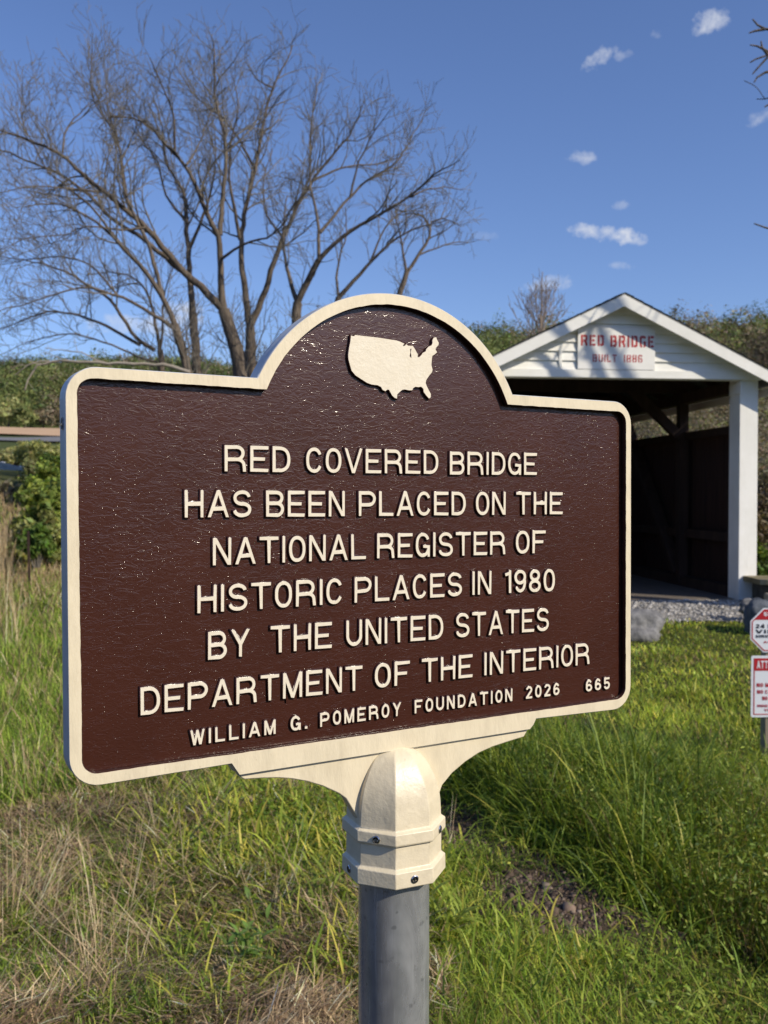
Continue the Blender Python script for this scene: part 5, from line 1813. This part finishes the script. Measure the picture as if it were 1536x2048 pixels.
        parts.append(blades(x, y, rg.uniform(.22, .62, m), rg.uniform(.0018, .0034, m), np.stack([np.clip(rg.normal(up, .2, m), .05, 1.5), a0 + rg.normal(0, fan, m)]), rg.uniform(.0, .6, m), col, rg, col * 1.1, seg=5, zoff=rg.random(m) * .06))
    # a few single tall straws leaning through the green
    for (px_, D, hh, an, le) in ((380, 5.2, .75, .45, .62), (300, 5.6, .8, .3, .75), (600, 5.2, .62, .9, .3), (640, 5.0, .5, .2, .5), (730, 4.5, .5, 2.0, .9), (255, 4.4, .55, 1.2, .3), (200, 4.1, .6, 2.2, .4)):
        m = 4; xx = (px_ - 768) / FPX * D
        x = xx + rg.normal(0, .03, m); y = D + rg.normal(0, .05, m); col = tones(m, STRAW, [4, 1, 0, 4], rg, .1)
        parts.append(blades(x, y, np.full(m, hh) * rg.uniform(.8, 1.1, m), np.full(m, .0034), np.stack([np.full(m, le) + rg.normal(0, .06, m), an + rg.normal(0, .1, m)]), np.full(m, .1), col, rg, seg=5))
    V, Q, C = merge(parts)
    tag(np_mesh('dead_grass', V, Q, C, M['straw']), kind='stuff')
    # rough meadow on the left, further out
    parts = []
    x, y = scatter(60000, 6.5, 34, -27, -10, rg); m = len(x); r = np.hypot(x, y)
    g = rg.random(m) < .84 - .55 * sstep(14, 21, r)
    col = np.where(g[:, None], tones(m, GREENS, [3, 3, 2, 2], rg), tones(m, STRAW, [3, 4, 3, 1], rg))
    parts.append(blades(x, y, rg.uniform(.12, .36, m) * np.where(g, .85, 1.0), rg.uniform(.004, .007, m) * (.6 + r * .09), np.abs(rg.normal(.25, .2, m)), rg.uniform(.1, .9, m), col, rg, col * 1.1))
    # pale standing stalks at the far left edge
    for _ in range(46):
        D = rg.uniform(11, 22); px_ = rg.uniform(-110, 12)
        xx = (px_ - 768) / FPX * D; n_ = 22
        x = xx + rg.normal(0, .12, n_); y = D + rg.normal(0, .15, n_); col = tones(n_, STRAW, [4, 3, 1, 3], rg, .15)
        parts.append(blades(x, y, rg.uniform(.6, 1.25, n_), np.full(n_, .0006 * D), np.abs(rg.normal(.12, .1, n_)), rg.uniform(0, .6, n_), col, rg, seg=5))
    V, Q, C = merge(parts)
    tag(np_mesh('meadow_grass', V, Q, C, M['straw']), kind='stuff')


build_grass()


def build_herbs():
    """small broad leaves among the grass, dead leaf litter, and crumbs of soil"""
    rg = np.random.default_rng(77)
    # leaves
    x, y = scatter(120000, 3.0, 9.5, -24, 25, rg, .95)
    mid = np.exp(-(((x + .4) / .8) ** 2 + ((y - 5.5) / 1.6) ** 2)); rm = rough_mask(x, y); lawn = vnoise(x, y, .55, 71)
    p = np.maximum(np.maximum(mid * .75, rm * .9), .32 * sstep(.55, .75, lawn)) * (1 - dirt_mask(x, y))
    k = rg.random(len(x)) < p; x, y, mid, rm = x[k], y[k], mid[k], rm[k]; n = len(x)
    hz = rg.random(n) ** .8 * (.045 + .09 * mid + .30 * rm)
    s = rg.uniform(.0055, .0125, n) * (1 + .05 * np.maximum(y - 4, 0))
    col = tones(n, GREENS + YELLOW[:1], [3, 4, 3, 1.2, .8], rg, .2) * (1 - .25 * rm)[:, None]  # bank leaves darkened too, shade painted into their tone
    V, Q, C = flakes(x, y, ground(x, y) + hz, s, col, rg, .75)
    tag(np_mesh('ground_herbs', V, Q, C, M['grass']), kind='stuff')
    # litter
    x, y = scatter(60000, 2.8, 9, -27, 4, rg); k = rg.random(len(x)) < straw_mask(x, y) * .7; x, y = x[k], y[k]; n = len(x)
    col = tones(n, STRAW + [(.13, .085, .055)], [2, 3, 4, .6, 4], rg, .3)
    V, Q, C = flakes(x, y, ground(x, y) + rg.random(n) ** 2 * .05 + .004, rg.uniform(.004, .012, n), col, rg, .9)
    tag(np_mesh('leaf_litter', V, Q, C, M['straw']), kind='stuff')
    # soil crumbs
    x, y = scatter(60000, 3.3, 7, -2, 20, rg); k = rg.random(len(x)) < dirt_mask(x, y) ** 2 * .55; x, y = x[k], y[k]; n = len(x)
    s = rg.lognormal(math.log(.0055), .55, n)
    oc = np.array([[1, 0, 0], [0, 1, 0], [-1, 0, 0], [0, -1, 0], [.5, .5, .7], [-.5, .5, .7], [-.5, -.5, .7], [.5, -.5, .7]])
    qd = np.array([[0, 1, 5, 4], [1, 2, 6, 5], [2, 3, 7, 6], [3, 0, 4, 7], [4, 5, 6, 7]])
    pts = oc[None] * (s[:, None, None] * rg.uniform(.6, 1.3, (n, 8, 1)))
    a = rg.uniform(0, 6.28, n)[:, None]
    P = np.stack([pts[..., 0] * np.cos(a) - pts[..., 1] * np.sin(a) + x[:, None], pts[..., 0] * np.sin(a) + pts[..., 1] * np.cos(a) + y[:, None], pts[..., 2] + ground(x, y)[:, None]], -1)
    col = tones(n, [(.10, .072, .055), (.14, .10, .075), (.20, .155, .12), (.07, .05, .04)], [3, 3, 1, 2], rg, .2)
    tag(np_mesh('soil_crumbs', P.reshape(-1, 3), (qd[None] + (np.arange(n) * 8)[:, None, None]).reshape(-1, 4), np.repeat(col, 8, 0), M['pebble']), kind='stuff')


def flakes(x, y, z, s, col, rg, up):
    n = len(x)
    nr = rg.normal(size=(n, 3)); nr[:, 2] = np.abs(nr[:, 2]) + up; nr /= np.linalg.norm(nr, axis=1)[:, None]
    a = np.cross(nr, rg.normal(size=(n, 3))); a /= np.linalg.norm(a, axis=1)[:, None]; b = np.cross(nr, a)
    P = np.stack([x, y, z], 1); a = a * s[:, None] * rg.uniform(1.0, 2.2, (n, 1)); b = b * s[:, None] * .6
    V = np.stack([P - a, P - b + nr * s[:, None] * .2, P + a, P + b + nr * s[:, None] * .2], 1).reshape(-1, 3)
    return V, np.arange(n * 4).reshape(n, 4), np.repeat(col, 4, 0)


build_herbs()


def leaf_plant(name, label, px_, D, h, nst, nl, ll, lw, col, seed, group=None, spread=.5):
    """a weed: several stems with long pointed leaves up their length"""
    rg = np.random.default_rng(seed)
    x = (px_ - 768) / FPX * D; zz = float(ground(x, D))
    root = empty(name, (x, D, zz), label, 'weed', group)
    tb = Tubes(); P = []
    for s in range(nst):
        a = rg.uniform(0, 6.28); tilt = rg.uniform(.05, spread)
        top = np.array([math.cos(a) * math.sin(tilt), math.sin(a) * math.sin(tilt), math.cos(tilt)]) * h * rg.uniform(.6, 1.05)
        st = np.array([math.cos(a), math.sin(a), 0]) * rg.uniform(0, .03)
        pts = np.array([st + (0, 0, -.02), st + top * .5 + rg.normal(size=3) * .01, st + top])
        Q, RR, L = resample(pts, [.004, .003, .0015], h / 10); tb.add(Q, RR, 5)
        for i in range(nl):
            f = (i + .6) / nl; p = Q[min(int(f * (len(Q) - 1)), len(Q) - 1)]
            P.append((p, i * 2.4 + a, f))
    tb.build('stems', M['leafstem'], root, (0, 0, 0))
    V = []; Qd = []; C = []
    for p, a, f in P:
        L = ll * rg.uniform(.65, 1.15) * (1.1 - .45 * f); W = lw * rg.uniform(.8, 1.2) * (1.1 - .4 * f)
        d = np.array([math.cos(a), math.sin(a), 0]); sd = np.array([-math.sin(a), math.cos(a), 0])
        e = rg.uniform(.25, 1.0) + .5 * f; o = len(V); c = np.array(col) * rg.lognormal(0, .22)
        q = p.copy()
        for k, (t, wd) in enumerate(((0, .18), (.22, .8), (.5, 1.0), (.78, .6), (1.0, .06))):
            V += [q - sd * W * wd / 2, q - np.array([0, 0, W * wd * .12]), q + sd * W * wd / 2]; C += [c * .95, c * 1.2, c]
            q = q + (d * math.cos(e) + np.array([0, 0, 1]) * math.sin(e)) * L * .25; e -= rg.uniform(.2, .5)
        for k in range(4):
            Qd += [(o + k * 3, o + k * 3 + 1, o + k * 3 + 4, o + k * 3 + 3), (o + k * 3 + 1, o + k * 3 + 2, o + k * 3 + 5, o + k * 3 + 4)]
    np_mesh('leaves', np.array(V), np.array(Qd), np.array(C), M['leaf'], root, smooth=True)
    return root


M['leafstem'] = mottled('green_stem', (.10, .13, .03), (.15, .17, .05), 20, .6)
leaf_plant('leafy_weed', 'broad-leaved green weed at the bottom edge, left of the pole', 500, 3.72, .30, 5, 9, .125, .030, (0.16, 0.26, 0.056), 1)
leaf_plant('leafy_weed', 'arching bright green weed with yellow leaf tips beside the pole', 650, 4.2, .24, 4, 6, .2, .020, (0.24, 0.30, 0.048), 2)
leaf_plant('leafy_weed', 'low star-shaped weed in the grass near the right bottom corner', 1420, 3.95, .14, 5, 6, .09, .014, (0.19, 0.27, 0.048), 3)
leaf_plant('leafy_weed', 'tall small-leaved weed under the right end of the bracket', 1010, 6.6, .52, 8, 16, .05, .018, (0.16, 0.24, 0.048), 4, None, .25)
leaf_plant('leafy_weed', 'tall narrow weed with pale seed heads right of the bracket', 1095, 6.4, .55, 8, 16, .05, .016, (0.19, 0.25, 0.056), 5, None, .25)
leaf_plant('leafy_weed', 'low bushy weed on the edge of the bare dirt patch', 1165, 5.2, .26, 6, 9, .08, .02, (0.14, 0.22, 0.040), 6)
leaf_plant('leafy_weed', 'clump of wide yellow-green leaves against the foot of the pole', 905, 3.95, .20, 6, 5, .22, .022, (0.26, 0.32, 0.048), 7)
leaf_plant('leafy_weed', 'small green sprig poking through the dead grass at left', 165, 4.0, .14, 4, 7, .09, .012, (0.18, 0.27, 0.048), 8)

for i_ in range(16):
    r_ = random.uniform(4.6, 7.2); b_ = random.uniform(.05, .9)
    x_ = .78 + (b_ - (r_ - 5.32) * .437) / .90
    leaf_plant('leafy_weed', 'small-leaved weed stem standing in the uncut grass bank right of the marker', 768 + x_ / r_ * FPX, r_, random.uniform(.34, .55), random.randint(3, 7), random.randint(12, 18), .045, .014, random.choice([(.16, .23, .04), (.22, .28, .05), (.13, .19, .035)]), 40 + i_, 'weeds in the uncut bank', .3)
